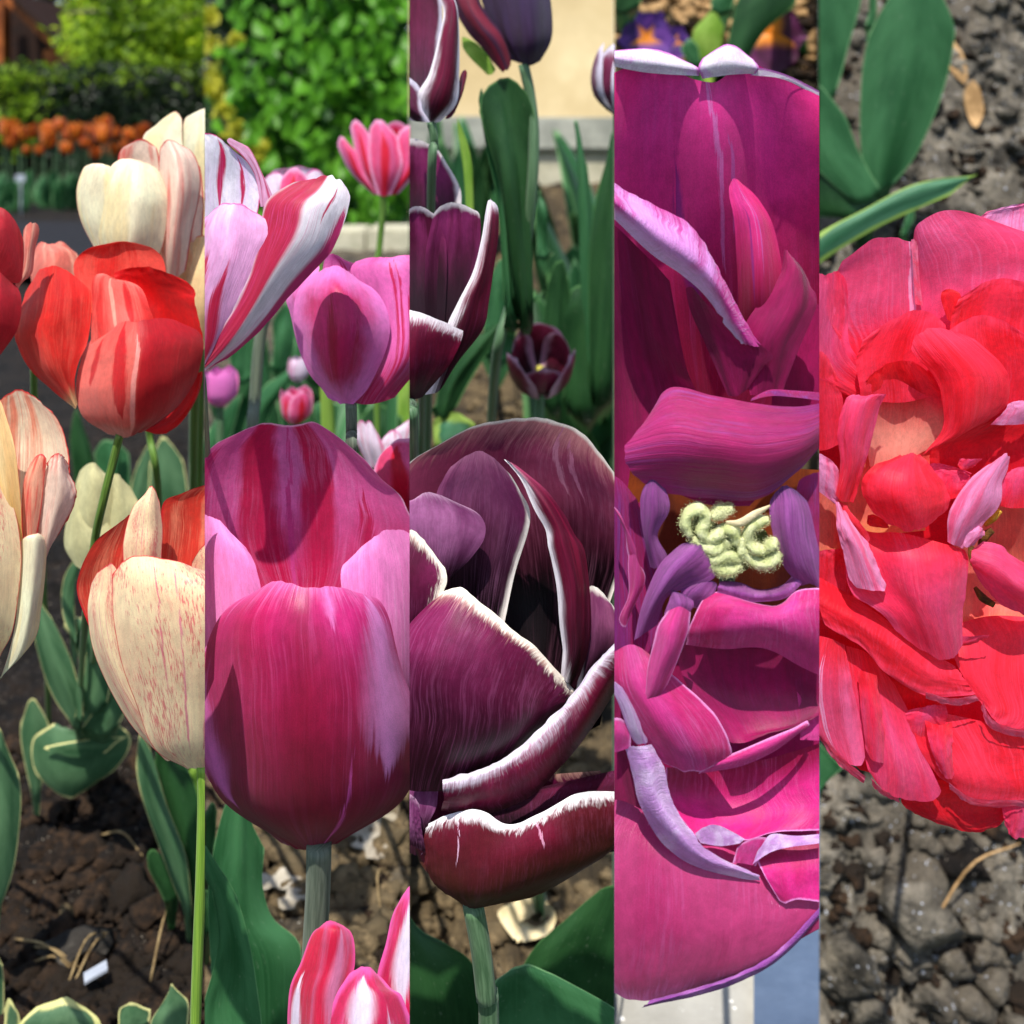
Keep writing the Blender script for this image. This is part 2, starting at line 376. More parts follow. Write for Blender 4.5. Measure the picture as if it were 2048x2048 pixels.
def clods(name, bay, n, pxr, pyr, size, mat, label, seed):
    """crumbs of soil lying where the picture rows pyr fall on the bed"""
    rng = random.Random(seed); V = []; Fc = []
    for i in range(n):
        p = on_bed(rng.uniform(*pxr), rng.uniform(*pyr), bay); r = size[0]+(size[1]-size[0])*rng.random()**3
        v, f = lump((p.x, p.y, p.z+r*.25), r, rng.random()*90, (1, rng.uniform(.7,1.2), rng.uniform(.5,.9)))
        k = len(V); V += v; Fc += [tuple(a+k for a in q) for q in f]
    o = mesh_obj(name, V, Fc, mat, None, smooth=True); o['kind'] = 'stuff'; o['label'] = label; o['category'] = 'soil'; return o
def on_bed(px, py, bay):
    f = lambda y: P(px, py, y).z-ground_z(bay, y)
    lo = .2; hi = .21
    while f(hi) > 0 and hi < 40: lo = hi; hi *= 1.03
    for _ in range(40):
        m = (lo+hi)/2
        if f(m) > 0: lo = m
        else: hi = m
    return P(px, py, lo)
def clod_thing(label, px, py, r, mat, seed, sq=(1,1,.75), group=None):
    p = on_bed(px, py, BAY); v, f = lump((p.x, p.y, p.z+r*.4), r, seed, sq)
    return tag(mesh_obj('soil_clod', v, f, mat, None, loc=(p.x,p.y,p.z)), label, 'clod', group)
def leaf_cloud(name, C, size, mat, parent, seed=1, up=.5, aspect=.6):
    rng = np.random.default_rng(seed); n = len(C); C = np.asarray(C)
    ax = rng.normal(size=(n,3)); ax[:,2] -= .2; ax /= np.linalg.norm(ax,axis=1,keepdims=True)
    nr = rng.normal(size=(n,3)); nr[:,2] += up*2; nr[:,1] -= up
    sd = np.cross(ax, nr); sd /= np.linalg.norm(sd,axis=1,keepdims=True)+1e-9; nn = np.cross(sd, ax)
    s = (size*rng.uniform(.6,1.3,n))[:,None]
    b = C-ax*s*.5; t = C+ax*s*.5; l = C-ax*s*.05+sd*s*aspect*.5+nn*s*.12; r = C-ax*s*.05-sd*s*aspect*.5+nn*s*.12
    V = np.stack([b,l,t,r],1).reshape(-1,3); k = np.arange(n)*4
    Fc = np.concatenate([np.stack([k,k+1,k+2],1), np.stack([k,k+2,k+3],1)]).tolist()
    return mesh_obj(name, V, Fc, mat, parent, smooth=False)
def fan_points(n, px, d, zr, seed, fn=None, clump=0, csize=.25):
    rng = np.random.default_rng(seed)
    if clump:
        dc = rng.uniform(d[0],d[1],clump); pc = rng.uniform(px[0],px[1],clump); zc = rng.uniform(zr[0],zr[1],clump)
        Cc = np.stack([(pc-1024)/K*dc, dc, zc],1); i = rng.integers(0,clump,n)
        g = rng.normal(size=(n,3))*csize; g[:,2] *= .55
        return Cc[i]+g
    dd = rng.uniform(d[0],d[1],n); pp = rng.uniform(px[0],px[1],n); zz = rng.uniform(zr[0],zr[1],n)
    return np.stack([(pp-1024)/K*dd, dd, zz],1)
def gen_petal(R, H, phi, opn, inner, axis_fr, nv=12, nu=9, width=1.0, curl=0.0, seed=0):
    c, ex, ey, ez = axis_fr; V = []; UV = []; E = []
    ts = [0,.12,.3,.5,.7,.88,1]; rs = [.10,.55,.92,1.0,.95+.25*opn,.82+.62*opn,.62+.95*opn+curl]
    for i in range(nv):
        t = i/(nv-1); r = np.interp(t, ts, rs)*R*(.86 if inner else 1)
        wd = math.radians(58)*width*max(0.0, 1-abs((t-.45)/.56)**2.6)**.6/(np.interp(t, ts, rs)**.5+.15)
        for j in range(nu):
            u = j/(nu-1); a = phi+(u-.5)*2*wd
            rr = r*(1-.06*(1-abs(2*u-1)**2))*(1+.03*mnoise.noise((u*3+seed, t*3, phi)))
            z = H*(t-.04*abs(2*u-1)**2*t)
            V.append(c+ex*(rr*math.cos(a))+ey*(rr*math.sin(a))+ez*z); UV.append((u,t))
            E.append(min(min(u,1-u)*60, (1-t)*90))
    return V, grid_faces(nv,nu), UV, E
def frame(c, axis):
    ez = Vector(axis).normalized(); ex = ez.orthogonal().normalized(); return (Vector(c), ex, ez.cross(ex), ez)
def gen_tulip(label, px, ytop, ybot, D, pm, opn=.1, wid=None, axis=(0,0,1), leaves=2, smat='stem_mid', lmat='leaf_gl', rot=0.3,
              group=None, pistil=False, lean=(0,0), np_=6, leaf_h=.6, res=(12,9), stem_r=None):
    u = D/K; H = (ybot-ytop)*u; R = (wid*u/2) if wid else H*.36
    b = P(px, ybot, D); gz = ground_z(BAY, D+lean[1])
    rt = thing('tulip', label, 'tulip', (b.x+lean[0], b.y+lean[1], gz), group)
    fr = frame(b, axis)
    for k in range(np_):
        inner = k % 2 == 1
        V, Fc, UV, E = gen_petal(R, H*(1 if not inner else .97), rot+k*2*math.pi/np_, opn, inner, fr, *res, seed=k*1.7+px)
        mesh_obj('petal', V, Fc, pm if not isinstance(pm, list) else pm[k%len(pm)], rt, uvs=UV, edge=E)
    r = stem_r or max(R*.16, .0022)
    g = Vector((b.x+lean[0], b.y+lean[1], gz-.01)); mid = b.lerp(g, .45)+Vector((0,0,0))-Vector(fr[3])*.0
    mid = Vector((b.x+lean[0]*.4-fr[3].x*H*.3, b.y+lean[1]*.4-fr[3].y*H*.3, b.z-(b.z-gz)*.4))
    ribbon_tube('stem', [b+fr[3]*H*.03, b-fr[3]*H*.25, mid, g], [r*1.15, r, r, r*1.2], M[smat], rt, seg=8, n=16)
    if pistil:
        ribbon_tube('pistil', [b+fr[3]*H*.05, b+fr[3]*H*.25, b+fr[3]*H*.42], [R*.13, R*.12, R*.17], M['pistil'], rt, seg=8, n=8)
    rng = random.Random(int(px*7+ytop))
    for k in range(leaves):
        free_leaf(rt, g, (b.z-gz)*leaf_h*rng.uniform(.8,1.15), rng.uniform(0,6.28), M[lmat], R*.75, rng.uniform(.12,.4))
    return rt
def free_leaf(rt, g, L, ang, mat, hw, bend=.25, nv=14, nu=7):
    dx, dy = math.cos(ang), math.sin(ang); V=[]; UV=[]; E=[]
    for i in range(nv):
        t = i/(nv-1); out = bend*L*t**1.8; z = L*(t-.12*bend*t**3*2)
        ww = hw*(.35+1.3*math.sin(math.pi*min(t*1.02,1)**.75)**.9)*(1-.15*t) if t < 1 else 0
        if i == nv-1: ww = hw*.04
        for j in range(nu):
            s = 2*j/(nu-1)-1; cup = .35*ww*s*s
            V.append((g.x+dx*(out-cup*.0)-dy*s*ww+dx*cup, g.y+dy*out+dx*s*ww+dy*cup, g.z+z)); UV.append(((s+1)/2,t)); E.append(min((1-abs(s))*40,(1-t)*80))
    return mesh_obj('leaf', V, grid_faces(nv,nu), mat, rt, uvs=UV, edge=E)
def box(name, x0,x1,y0,y1,z0,z1, mat, parent=None, bev=.0, loc=None):
    bm = bmesh.new(); bmesh.ops.create_cube(bm, size=1)
    for v in bm.verts: v.co = Vector(((x0+x1)/2+v.co.x*(x1-x0), (y0+y1)/2+v.co.y*(y1-y0), (z0+z1)/2+v.co.z*(z1-z0)))
    if bev: bmesh.ops.bevel(bm, geom=bm.edges[:], offset=bev, segments=2, affect='EDGES')
    bm.verts.index_update(); V = [v.co[:] for v in bm.verts]; Fc = [tuple(v.index for v in f.verts) for f in bm.faces]; bm.free()
    return mesh_obj(name, V, Fc, mat, parent, smooth=False, loc=loc)
def prism(name, poly, D0, D1, mat, parent):
    V = [P(x,y,D0) for x,y in poly]; back = [Vector((v.x, D1, v.z)) for v in V]; n = len(poly)
    Fc = [tuple(range(n)), tuple(range(2*n-1,n-1,-1))]+[(i, n+i, n+(i+1)%n, (i+1)%n) for i in range(n)]
    return mesh_obj(name, V+back, Fc, mat, parent, smooth=False)
def twig(label, pts, r, mat, bay, group=None, name='twig', cat='twig'):
    W = [on_bed(x, y, bay)+Vector((0,0,h)) for x,y,h in pts]
    return tag(ribbon_tube(name, W, [r, r*.9, r*.5], mat, None, seg=6, n=10, loc=tuple(W[0])), label, cat, group)
def litter_leaf(label, px, py, size, ang, mat, lobes=3, name='dry_leaf', group=None, lift=.006):
    p = on_bed(px, py, BAY); nv, nu = 12, 7; V=[]
    y0 = p.y; slope = (ground_z(BAY, y0+.02)-ground_z(BAY, y0-.02))/.04
    rng = random.Random(px*3+py)
    for i in range(nv):
        t = i/(nv-1); wdt = size*.3*(math.sin(math.pi*min(.04+t*.97,1))**.7)*(1+.35*math.sin(t*lobes*6.28))
        for j in range(nu):
            s = 2*j/(nu-1)-1; lx, ly = (t-.5)*size, s*wdt
            x = lx*math.cos(ang)-ly*math.sin(ang); y = lx*math.sin(ang)+ly*math.cos(ang)
            V.append((p.x+x, p.y+y, p.z+slope*y+lift+.18*wdt*s*s+.006*mnoise.noise((t*3,s*2,px))*size*20))
    return tag(mesh_obj(name, V, grid_faces(nv,nu), mat, None, loc=tuple(p)), label, 'leaf litter', group)

# ------------------------------------------------------------------ the setting
g = mesh_obj('ground', [(-300,-300,-.06),(300,-300,-.06),(300,300,-.06),(-300,300,-.06)], [(0,1,2,3)], M['lawn'], None, trim=False); g['kind'] = 'structure'
fan_sheet('soil_bed', 0, .34, 1.5, M['soil_dark'], 240, 130, .007, ns_scale=60)
fan_sheet('soil_bed', 0, 1.5, 9.5, M['soil_dark'], 90, 40, .012, ns_scale=22)
fan_sheet('soil_bed', 1, .34, 1.5, M['soil_grey'], 240, 130, .008, ns_scale=60)
fan_sheet('soil_bed', 1, 1.5, 9.0, M['soil_grey'], 90, 40, .012, ns_scale=22)
fan_sheet('soil_bed', 2, .34, 4.0, M['soil_mid'], 260, 110, .009, ns_scale=45)
fan_sheet('soil_bank', 3, .34, 2.2, M['soil_mid'], 180, 70, .009, ns_scale=40)
fan_sheet('soil_bank', 4, .34, 1.6, M['soil_ash'], 360, 170, .016, ns_scale=34)
fan_sheet('path', 0, 3.6, 5.3, M['asphalt'], 12, 12, .0, z0=.035)

# bed 1: kerb edging, hedge, cabin, trees
BAY = 0
a, b = bay_px(0)
tag(prism('garden_edging', [(a,447),(410,447),(410,466),(a,466)], 5.45, 5.55, M['asphalt'], None), 'low dark edging strip in front of the orange tulip bed', 'edging')
hd = thing('hedge', 'dark clipped hedge behind the row of orange tulips', 'hedge', (P(100,240,8.2).x, 8.2, 0))
leaf_cloud('foliage', fan_points(9000, (-120,420), (7.7,8.9), (0,.90), 3), .06, M['fol_hedge'], hd, 3)['kind'] = 'stuff'
leaf_cloud('top_growth', np.concatenate([fan_points(700, (-120,420), (7.7,8.6), (.72,.92), 5, clump=30, csize=.06), fan_points(700, (-40,60), (7.6,7.9), (.3,.9), 6, clump=10, csize=.10)]), .06, M['fol_mid'], hd, 4)['kind'] = 'stuff'
cb = thing('timber_cabin', 'brown timber cabin corner with sloping roof edge behind the hedge', 'cabin', (P(40,300,13).x, 13, 0))
prism('wall', [(-260,-60),(-8,-10),(98,92),(98,345),(-260,345)], 13.4, 15.2, M['wood_dark'], cb)
prism('rake_board', [(6,2),(14,-8),(116,90),(106,98)], 12.6, 13.4, M['wood'], cb)
prism('roof', [(15,-9),(20,-16),(124,84),(117,91)], 12.5, 15.4, M['wood_dark'], cb)
prism('post', [(-14,-40),(6,-40),(6,340),(-14,340)], 12.9, 13.1, M['wood'], cb)
prism('beam_end', [(86,100),(117,98),(118,131),(86,132)], 12.8, 13.4, M['wood'], cb)
def tree(label, px, D, h, pts, size, mat, seed, lean=.1, name='tree', br=.05):
    p = P(px, HOR, D); t = thing(name, label, 'tree', (p.x, p.y, 0))
    W = [Vector((p.x,p.y,-.05)), Vector((p.x+lean*.3,p.y,h*.3)), Vector((p.x+lean*.1,p.y+.05,h*.6)), Vector((p.x-lean*.4,p.y,h))]
    tr = ribbon_tube('trunk', W, [br*1.3, br, br*.8, br*.3], M['bark'], t, seg=10, n=24)
    rng = random.Random(seed)
    for k in range(7):
        s = W[1].lerp(W[3], rng.uniform(.05,.9)); d = Vector((rng.uniform(-1,1), rng.uniform(-.5,.5), rng.uniform(.1,.7)))*rng.uniform(.5,1.0)
        ribbon_tube('branch', [s, s+d*.5+Vector((0,0,.05)), s+d], [br*.45, br*.3, br*.1], M['bark'], t, seg=6, n=8)
    leaf_cloud('crown', pts, size, mat, t, seed, up=1.1)['kind'] = 'stuff'
    return t
tree('slim pale trunked tree with yellow green leaves near the cabin', 246, 11, 3.4, fan_points(2600, (185,330), (10.3,11.6), (1.0,2.6), 11, clump=42, csize=.13), .10, M['fol_mid'], 11, .2)
tree('taller thin tree with bright lime leaves beside the cabin', 293, 12, 4.0, fan_points(4600, (175,470), (11.2,12.6), (1.15,2.6), 12, clump=46, csize=.17), .12, M['fol_bright'], 12, -.15)
leaf_cloud('woodland', fan_points(15000, (-260,420), (15.6,18), (0,4.6), 21, clump=420, csize=.38), .20, M['fol_wood'], None, 22)
o = bpy.data.objects['woodland']; o['kind'] = 'stuff'; o['label'] = 'dark far woodland behind the cabin and trees'; o['category'] = 'woodland'

# bed 2: stone edging, beech hedge, yellow shrub, woodland behind
BAY = 1
for k in range(4):
    x0 = P(400+k*112, 0, 4.6).x; x1 = P(400+(k+1)*112-4, 0, 4.6).x
    tag(box('kerb_stone', x0, x1, 4.55, 4.8, -.03, .07+.004*k, M['stone_light'], None, .008, loc=((x0+x1)/2,4.6,0)), 'pale kerb stone edging the bed at the foot of the leafy beech hedge', 'kerb stone', 'kerb stones below the beech hedge')
hb = thing('beech_hedge', 'fresh green beech hedge with broad leaves behind pink tulips', 'hedge', (P(650,400,5.4).x, 5.4, 0))
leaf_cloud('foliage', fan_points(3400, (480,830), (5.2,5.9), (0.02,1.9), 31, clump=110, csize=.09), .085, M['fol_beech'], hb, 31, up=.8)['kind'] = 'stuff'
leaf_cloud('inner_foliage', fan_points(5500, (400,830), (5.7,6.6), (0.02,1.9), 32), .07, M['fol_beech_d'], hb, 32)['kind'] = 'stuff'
def beech_mesh():
    V=[]; nv,nu=7,5
    for i in range(nv):
        t=i/(nv-1); ww=.5*.66*math.sin(math.pi*min(max(t,.03),.97))**.75
        for j in range(nu):
            s=2*j/(nu-1)-1; V.append((s*ww, t, .16*ww*abs(s)*2+.10*math.sin(t*2.6)-.03*math.cos(t*16)*abs(s)))
    me = bpy.data.meshes.new('leaf'); me.from_pydata(V, [], grid_faces(nv,nu)); me.polygons.foreach_set('use_smooth',[True]*len(me.polygons))
    me.materials.append(M['beech_leaf']); return me
bme = beech_mesh(); rng = random.Random(5)
for i in range(300):
    px = 430+390*rng.random()**.65; d = rng.uniform(4.95,5.3); py = rng.uniform(-30,440)
    p = P(px, py, d); s = rng.uniform(.06,.11)
    o = bpy.data.objects.new('leaf', bme); COL.objects.link(o); o.parent = hb
    o.location = p-hb.location; o.scale = (s,s,s)
    o.rotation_euler = (rng.uniform(-2.6,-1.2), rng.uniform(-.7,.7), rng.uniform(-.9,.9)); TRIM.append((o,1))
ys = thing('yellow_shrub', 'yellow leaved shrub showing at the end of the beech hedge', 'shrub', (P(450,400,5.0).x, 5.0, 0))
yp = []
for (x,y,r) in [(415,35,14),(420,90,16),(428,160,20),(432,185,18),(448,215,18),(470,262,18),(500,285,20),(520,300,18),(530,318,14),(412,175,12),(470,80,10)]:
    g_ = np.random.default_rng(int(x)).normal(size=(60,3)); u_ = 5.1/K*r
    yp.append(np.array(P(x,y,5.1))+g_*u_*.55)
leaf_cloud('foliage', np.concatenate(yp), .05, M['fol_yellow'], ys, 5)['kind'] = 'stuff'
ribbon_tube('branch', [Vector((P(500,420,5.15).x,5.15,0)), P(480,330,5.15), P(425,170,5.15), P(415,20,5.15)], [.012,.009,.005], M['bark'], ys, seg=6, n=12)
leaf_cloud('woodland', fan_points(6000, (400,830), (8,9.4), (0,2.6), 41, clump=200, csize=.3), .16, M['fol_wood'], None, 42)
o = bpy.data.objects['woodland.001']; o['kind']='stuff'; o['label']='dark wood behind the beech hedge'; o['category']='woodland'

# bed 3: low stone wall, cream wall
BAY = 2
tag(box('coping_stone', -.34,.03, 2.22,2.5, .478,.545, M['stone_grey'], None, .006, loc=(-.15,2.35,.478)), 'grey coping stone under the cream wall, longer one of two', 'coping stone')
tag(box('coping_stone', .036,.36, 2.225,2.5, .477,.543, M['stone_grey'], None, .006, loc=(.2,2.35,.478)), 'grey coping stone under the cream wall shorter one of two', 'coping stone')
tag(box('wall_footing', -.36,.36, 2.24,2.5, .38,.4765, M['stone_light'], None, .01, loc=(0,2.35,.38)), 'light stone course below the grey coping', 'stone course')
tag(box('garden_wall', -.6,.6, 2.62,2.8, .3,1.4, M['cream_wall'], None, .01, loc=(0,2.7,.3)), 'sunlit cream rendered wall behind the dark tulips', 'wall')

# ================================================================== bed 1: red and cream tulips
BAY = 0
CR = (236,222,178)
M['cream'] = petal_mat('cream_petal', (246,234,198), (240,222,168), (3,.8), margin=((226,150,130),1.6,2), vein=(226,204,150), vein_amt=.2, speck=((214,110,100),.78,.9), transl=.22)
M['cream_pink'] = petal_mat('cream_pink_petal', (238,206,186), (214,110,100), (4,1.2), (.5,.7), .3, margin=((196,50,50),4,3), transl=.22)
M['cream_speck'] = petal_mat('speckled_cream_petal', (250,214,168), (244,184,150), (3,.6), (.5,.7), .3, margin=((206,44,52),2.6,2), speck=((214,92,98),.53,.68), vein=(220,110,116), vein_amt=.25, transl=.18, stripes=(((224,130,136),.30,.003,.1,.95,.1),((226,140,146),.42,.004,.2,.9,.06),((224,130,140),.56,.003,.05,.8,.03),((214,80,96),.72,.004,.0,.5,-.05)))
M['white_red'] = petal_mat('white_red_petal', (244,222,192), (236,150,120), (4,.8), (.5,.66), .5, margin=((210,50,50),4,4), vein=(214,60,54), vein_amt=.6, fine=(46,1.4), transl=.25, seed=2.)
M['striped_red'] = petal_mat('striped_red_petal', (240,170,140), (222,70,56), (3,1.2), (.47,.6), .35, vein=(206,50,46), vein_amt=.5, margin=((206,36,46),3,2), transl=.2)
M['yellow'] = petal_mat('yellow_petal', (246,222,170), (244,206,140), (2,1), base=((240,190,100),.0,.6), vein=(226,150,110), vein_amt=.4, margin=((214,60,50),2,1), transl=.3)
M['red_in'] = petal_mat('cream_red_inner_petal', (206,52,36), (226,120,90), (5,1), (.52,.66), .6, vein=(240,170,130), vein_amt=.3, margin=((196,24,32),4,3), transl=.3)
M['red'] = petal_mat('red_petal', (226,36,30), (238,78,64), (3,.9), (.5,.62), .4, vein=(242,120,100), vein_amt=.3, base=((238,196,140),.02,.16), transl=.28)
M['red_pure'] = petal_mat('scarlet_petal', (214,8,12), None, vein=(150,6,14), vein_amt=.3, transl=.4)
M['red_pink'] = petal_mat('red_pink_petal', (236,104,92), (222,50,46), (4,.9), (.5,.6), .4, vein=(206,44,48), vein_amt=.35, base=((230,170,140),.0,.15), transl=.2, stripes=(((240,160,140),.42,.03,.3,.95),((214,30,32),.7,.06,.4,.9)))
M['crimson'] = petal_mat('crimson_petal', (176,14,34), (150,8,24), (3,1), vein=(206,60,70), vein_amt=.3, transl=.25)
M['salmon'] = petal_mat('salmon_petal', (228,120,104), (240,170,146), (4,1), (.5,.65), .4, vein=(206,70,66), vein_amt=.3, transl=.25)
M['peach'] = petal_mat('peach_petal', (240,206,150), (238,186,130), (4,1), margin=((222,110,80),3,2), vein=(226,150,110), vein_amt=.25, transl=.25)
M['orange'] = petal_mat('orange_petal', (206,100,20), (160,54,14), (3,1), (.45,.6), .3, margin=((226,140,36),8,4), transl=.35)

t = flower('pale cream tulip with pink inner petals standing above the red tulip', .36, 265, 560)
sheet('petal', .36, [[190,500,0, 200,505,0, 215,505,0],[160,440,0,180,440,12,230,445,20],[152,385,0,178,380,12,225,370,20],[165,340,-4,190,335,6,222,335,10],[180,328,-8,198,326,0,214,330,0]], M['cream'], t)
sheet('petal', .36, [[225,560,0,260,575,10,290,560,0],[197,480,5,262,490,62,324,495,10],[196,420,5,266,420,70,336,417,8],[203,370,5,267,365,60,333,378,5],[224,333,5,270,326,36,318,341,5],[238,318,2,268,318,20,296,326,5]], M['cream'], t)
sheet('petal', .36, [[240,450,-40,280,450,-50,330,450,-40],[235,350,-35,280,350,-50,322,350,-35],[238,305,-35,280,300,-40,316,305,-32],[258,286,-38,283,276,-36,308,288,-36]], M['cream_pink'], t)
sheet('petal', .36, [[320,560,-20,345,560,-15,372,540,-20],[316,470,-10,350,480,20,386,460,-20],[315,390,-10,358,390,30,402,370,-20],[317,320,-15,355,320,15,392,314,-25],[322,284,-22,336,275,-12,362,286,-25]], M['cream_pink'], t)
sheet('petal', .36, [[330,560,-70,365,560,-70,400,540,-70],[330,450,-70,370,450,-60,408,430,-70],[322,360,-75,365,360,-68,405,360,-75],[330,310,-75,362,305,-75,398,320,-75]], M['cream_pink'], t)
stem(.36, [(262,572,5),(266,640,-60),(290,780,-150),(299,870,-200),(316,985,-260)], 8, M['stem_green'], t, to=(330,1480))
t = flower('cream tulip half hidden behind the pink edged cream one', .40, 400, 500)
sheet('petal', .40, [[330,470,0,365,480,10,400,470,0],[290,340,0,330,350,15,380,350,15],[285,276,-5,320,280,8,366,290,10],[312,250,-8,338,245,2,365,250,5],[340,226,-10,352,222,-5,362,227,-4]], M['cream'], t)
sheet('petal', .40, [[375,500,0,415,505,10,460,500,0],[370,360,0,430,360,35,490,360,0],[362,285,0,430,280,35,495,285,0],[368,240,-5,425,225,15,480,240,-5],[385,226,-8,425,214,5,460,228,-8]], M['cream'], t)
sheet('petal', .40, [[400,500,20,425,505,30,460,500,20],[386,470,10,425,470,40,470,470,20],[390,410,5,430,410,35,480,410,5],[400,372,0,430,365,20,465,372,0]], M['peach'], t)
stem(.40, [(412,505,0),(404,640,-60)], 9, M['stem_green'], t, to=(392,1480))
t = flower('peach cream tulip tucked behind the big red one', .37, 395, 690)
sheet('petal', .37, [[340,690,-20,385,700,-10,430,690,-20],[318,600,-20,380,600,20,450,600,-10],[316,530,-20,375,530,20,450,530,-10],[322,492,-22,365,484,5,430,492,-15],[340,482,-25,372,476,-5,400,480,-15]], M['peach'], t)
sheet('petal', .37, [[365,690,5,395,700,15,430,690,5],[345,620,0,400,620,40,455,620,0],[350,555,0,405,550,35,460,555,0],[375,500,-5,410,490,15,450,500,-5],[388,474,-10,410,468,0,430,476,-10]], M['peach'], t)
stem(.37, [(395,695,0),(390,800,-60)], 9, M['stem_green'], t, to=(380,1480))
t = flower('salmon pink tulip peeping out behind the two red ones', .38, 108, 640)
sheet('petal', .38, [[80,640,0,105,645,10,135,640,0],[62,560,0,100,560,30,150,560,0],[66,508,-5,100,505,20,145,508,-5],[80,478,-8,95,486,0,112,483,-4]], M['salmon'], t)
sheet('petal', .38, [[95,640,-20,115,645,-10,150,640,-20],[80,560,-20,120,555,5,165,560,-20],[95,510,-22,125,505,-4,158,515,-22],[110,484,-25,126,482,-12,146,500,-22]], M['salmon'], t)
stem(.38, [(108,645,0),(80,740,-50),(68,780,-100)], 7, M['stem_green'], t, to=(100,1480))

t = flower('big red tulip with pink streaked front petal and one petal opened wide', .32, 245, 870)
R_ = .32
sheet('petal', R_, [[150,818,0,152,815,0,155,808,0],[108,788,-5,128,775,15,149,765,20],[60,742,-10,105,730,35,158,724,20],[32,680,-20,95,670,40,176,683,10],[34,640,-20,100,625,40,183,635,0],[46,595,-20,105,580,30,183,590,-5],[62,540,-20,112,522,10,172,562,-10]], M['red'], t, ruffle=2)
sheet('petal', R_, [[190,640,-60,235,640,-60,300,640,-60],[150,560,-70,235,570,-90,330,560,-70],[149,522,-75,240,515,-92,329,522,-75],[172,500,-75,240,487,-85,312,500,-75],[200,487,-75,242,482,-80,286,486,-75]], M['red'], t)
sheet('petal', R_, [[300,800,-20,345,790,-20,385,740,-15],[250,650,-30,320,660,-45,406,680,-10],[235,590,-30,310,600,-58,392,610,-15],[228,552,-30,300,565,-52,390,580,-25],[232,538,-35,290,531,-40,352,545,-30]], M['red_pure'], t, ruffle=4)
sheet('petal', R_, [[180,760,10,230,770,30,290,760,10],[182,670,10,240,680,42,310,660,20],[183,610,10,235,610,20,300,615,22],[186,560,5,228,565,10,285,580,15],[205,541,0,230,556,8,262,561,8]], M['red_pink'], t)
sheet('petal', R_, [[215,869,0,242,873,10,262,872,12,278,868,10,291,861,0],[167,831,-5,220,840,45,272,842,62,320,828,45,352,815,0],[150,775,-5,210,780,70,275,785,98,335,775,65,388,770,-5],[160,722,0,218,722,72,278,725,108,340,720,68,406,715,-5],[178,682,0,230,680,62,281,683,98,345,675,58,404,675,-5],[212,655,10,250,639,42,280,638,76,325,626,38,372,640,10]], petal_mat('red_striped_half_shaded_petal', (232,104,92), (222,72,66), (3,.8), (.48,.62), .4, vein=(206,44,48), vein_amt=.4, base=((230,150,140),.0,.2), transl=.16, stripes=(((200,14,24),.35,.055,.30,1.0,-.12,.25),((200,20,28),.13,.03,.5,.85),((176,8,24),.78,.30,-.2,1.3,.0,.15),((240,150,140),.47,.02,.0,.9))), t, nv=44, nu=44)  # broad dark band on the right half is shade painted into the petal
sheet('petal', R_, [[291,862,-10,312,868,-10,333,867,-12],[330,838,-30,348,845,-15,364,843,-15],[370,795,-30,385,800,-10,397,790,-20],[395,740,-30,403,740,-15,408,735,-25]], M['red_pure'], t)
sheet('petal', R_, [[240,868,-40,300,860,-60,340,840,-40],[190,760,-70,290,760,-90,390,750,-60],[200,660,-80,290,660,-100,390,660,-70]], M['crimson'], t)
stem(R_, [(240,868,10),(228,915,5),(207,1000,0),(190,1080,-40),(172,1230,-150)], 8.5, M['stem_green'], t, to=(158,1485))
t = flower('crimson tulip touching the opened petal of the big red one', .31, -40, 700)
sheet('petal', .31, [[-60,560,20,-30,565,25,0,560,20],[-60,480,20,-10,490,40,40,565,10],[-50,440,15,5,440,30,48,520,5],[-30,415,10,5,414,20,44,450,0]], M['crimson'], t)
sheet('petal', .31, [[20,590,0,35,580,5,42,565,0],[42,540,0,52,540,8,65,545,-5],[46,480,-5,58,490,8,70,500,-8],[48,450,-8,64,442,2,84,448,-8]], M['salmon'], t)
sheet('petal', .31, [[-60,720,10,-20,725,25,2,708,10],[-90,640,10,-30,650,55,36,660,12],[-80,580,10,-25,590,50,44,600,10],[-50,540,5,-10,535,30,28,560,5]], M['crimson'], t)
stem(.31, [(-30,720,0),(-50,900,0)], 9, M['stem_green'], t, to=(-80,1700))
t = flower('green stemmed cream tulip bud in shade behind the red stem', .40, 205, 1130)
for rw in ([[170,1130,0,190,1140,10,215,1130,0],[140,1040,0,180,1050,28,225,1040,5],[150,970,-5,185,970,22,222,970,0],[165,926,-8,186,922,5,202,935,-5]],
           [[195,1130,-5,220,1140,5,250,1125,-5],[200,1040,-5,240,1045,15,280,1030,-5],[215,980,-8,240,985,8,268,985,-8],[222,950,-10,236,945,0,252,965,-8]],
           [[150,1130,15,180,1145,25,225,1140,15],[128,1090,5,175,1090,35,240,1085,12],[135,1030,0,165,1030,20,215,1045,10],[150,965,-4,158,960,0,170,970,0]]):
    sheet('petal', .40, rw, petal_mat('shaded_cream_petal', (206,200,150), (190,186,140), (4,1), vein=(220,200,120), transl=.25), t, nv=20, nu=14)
stem(.40, [(205,1140,0),(198,1240,-60)], 8, M['stem_green'], t, to=(178,1470))

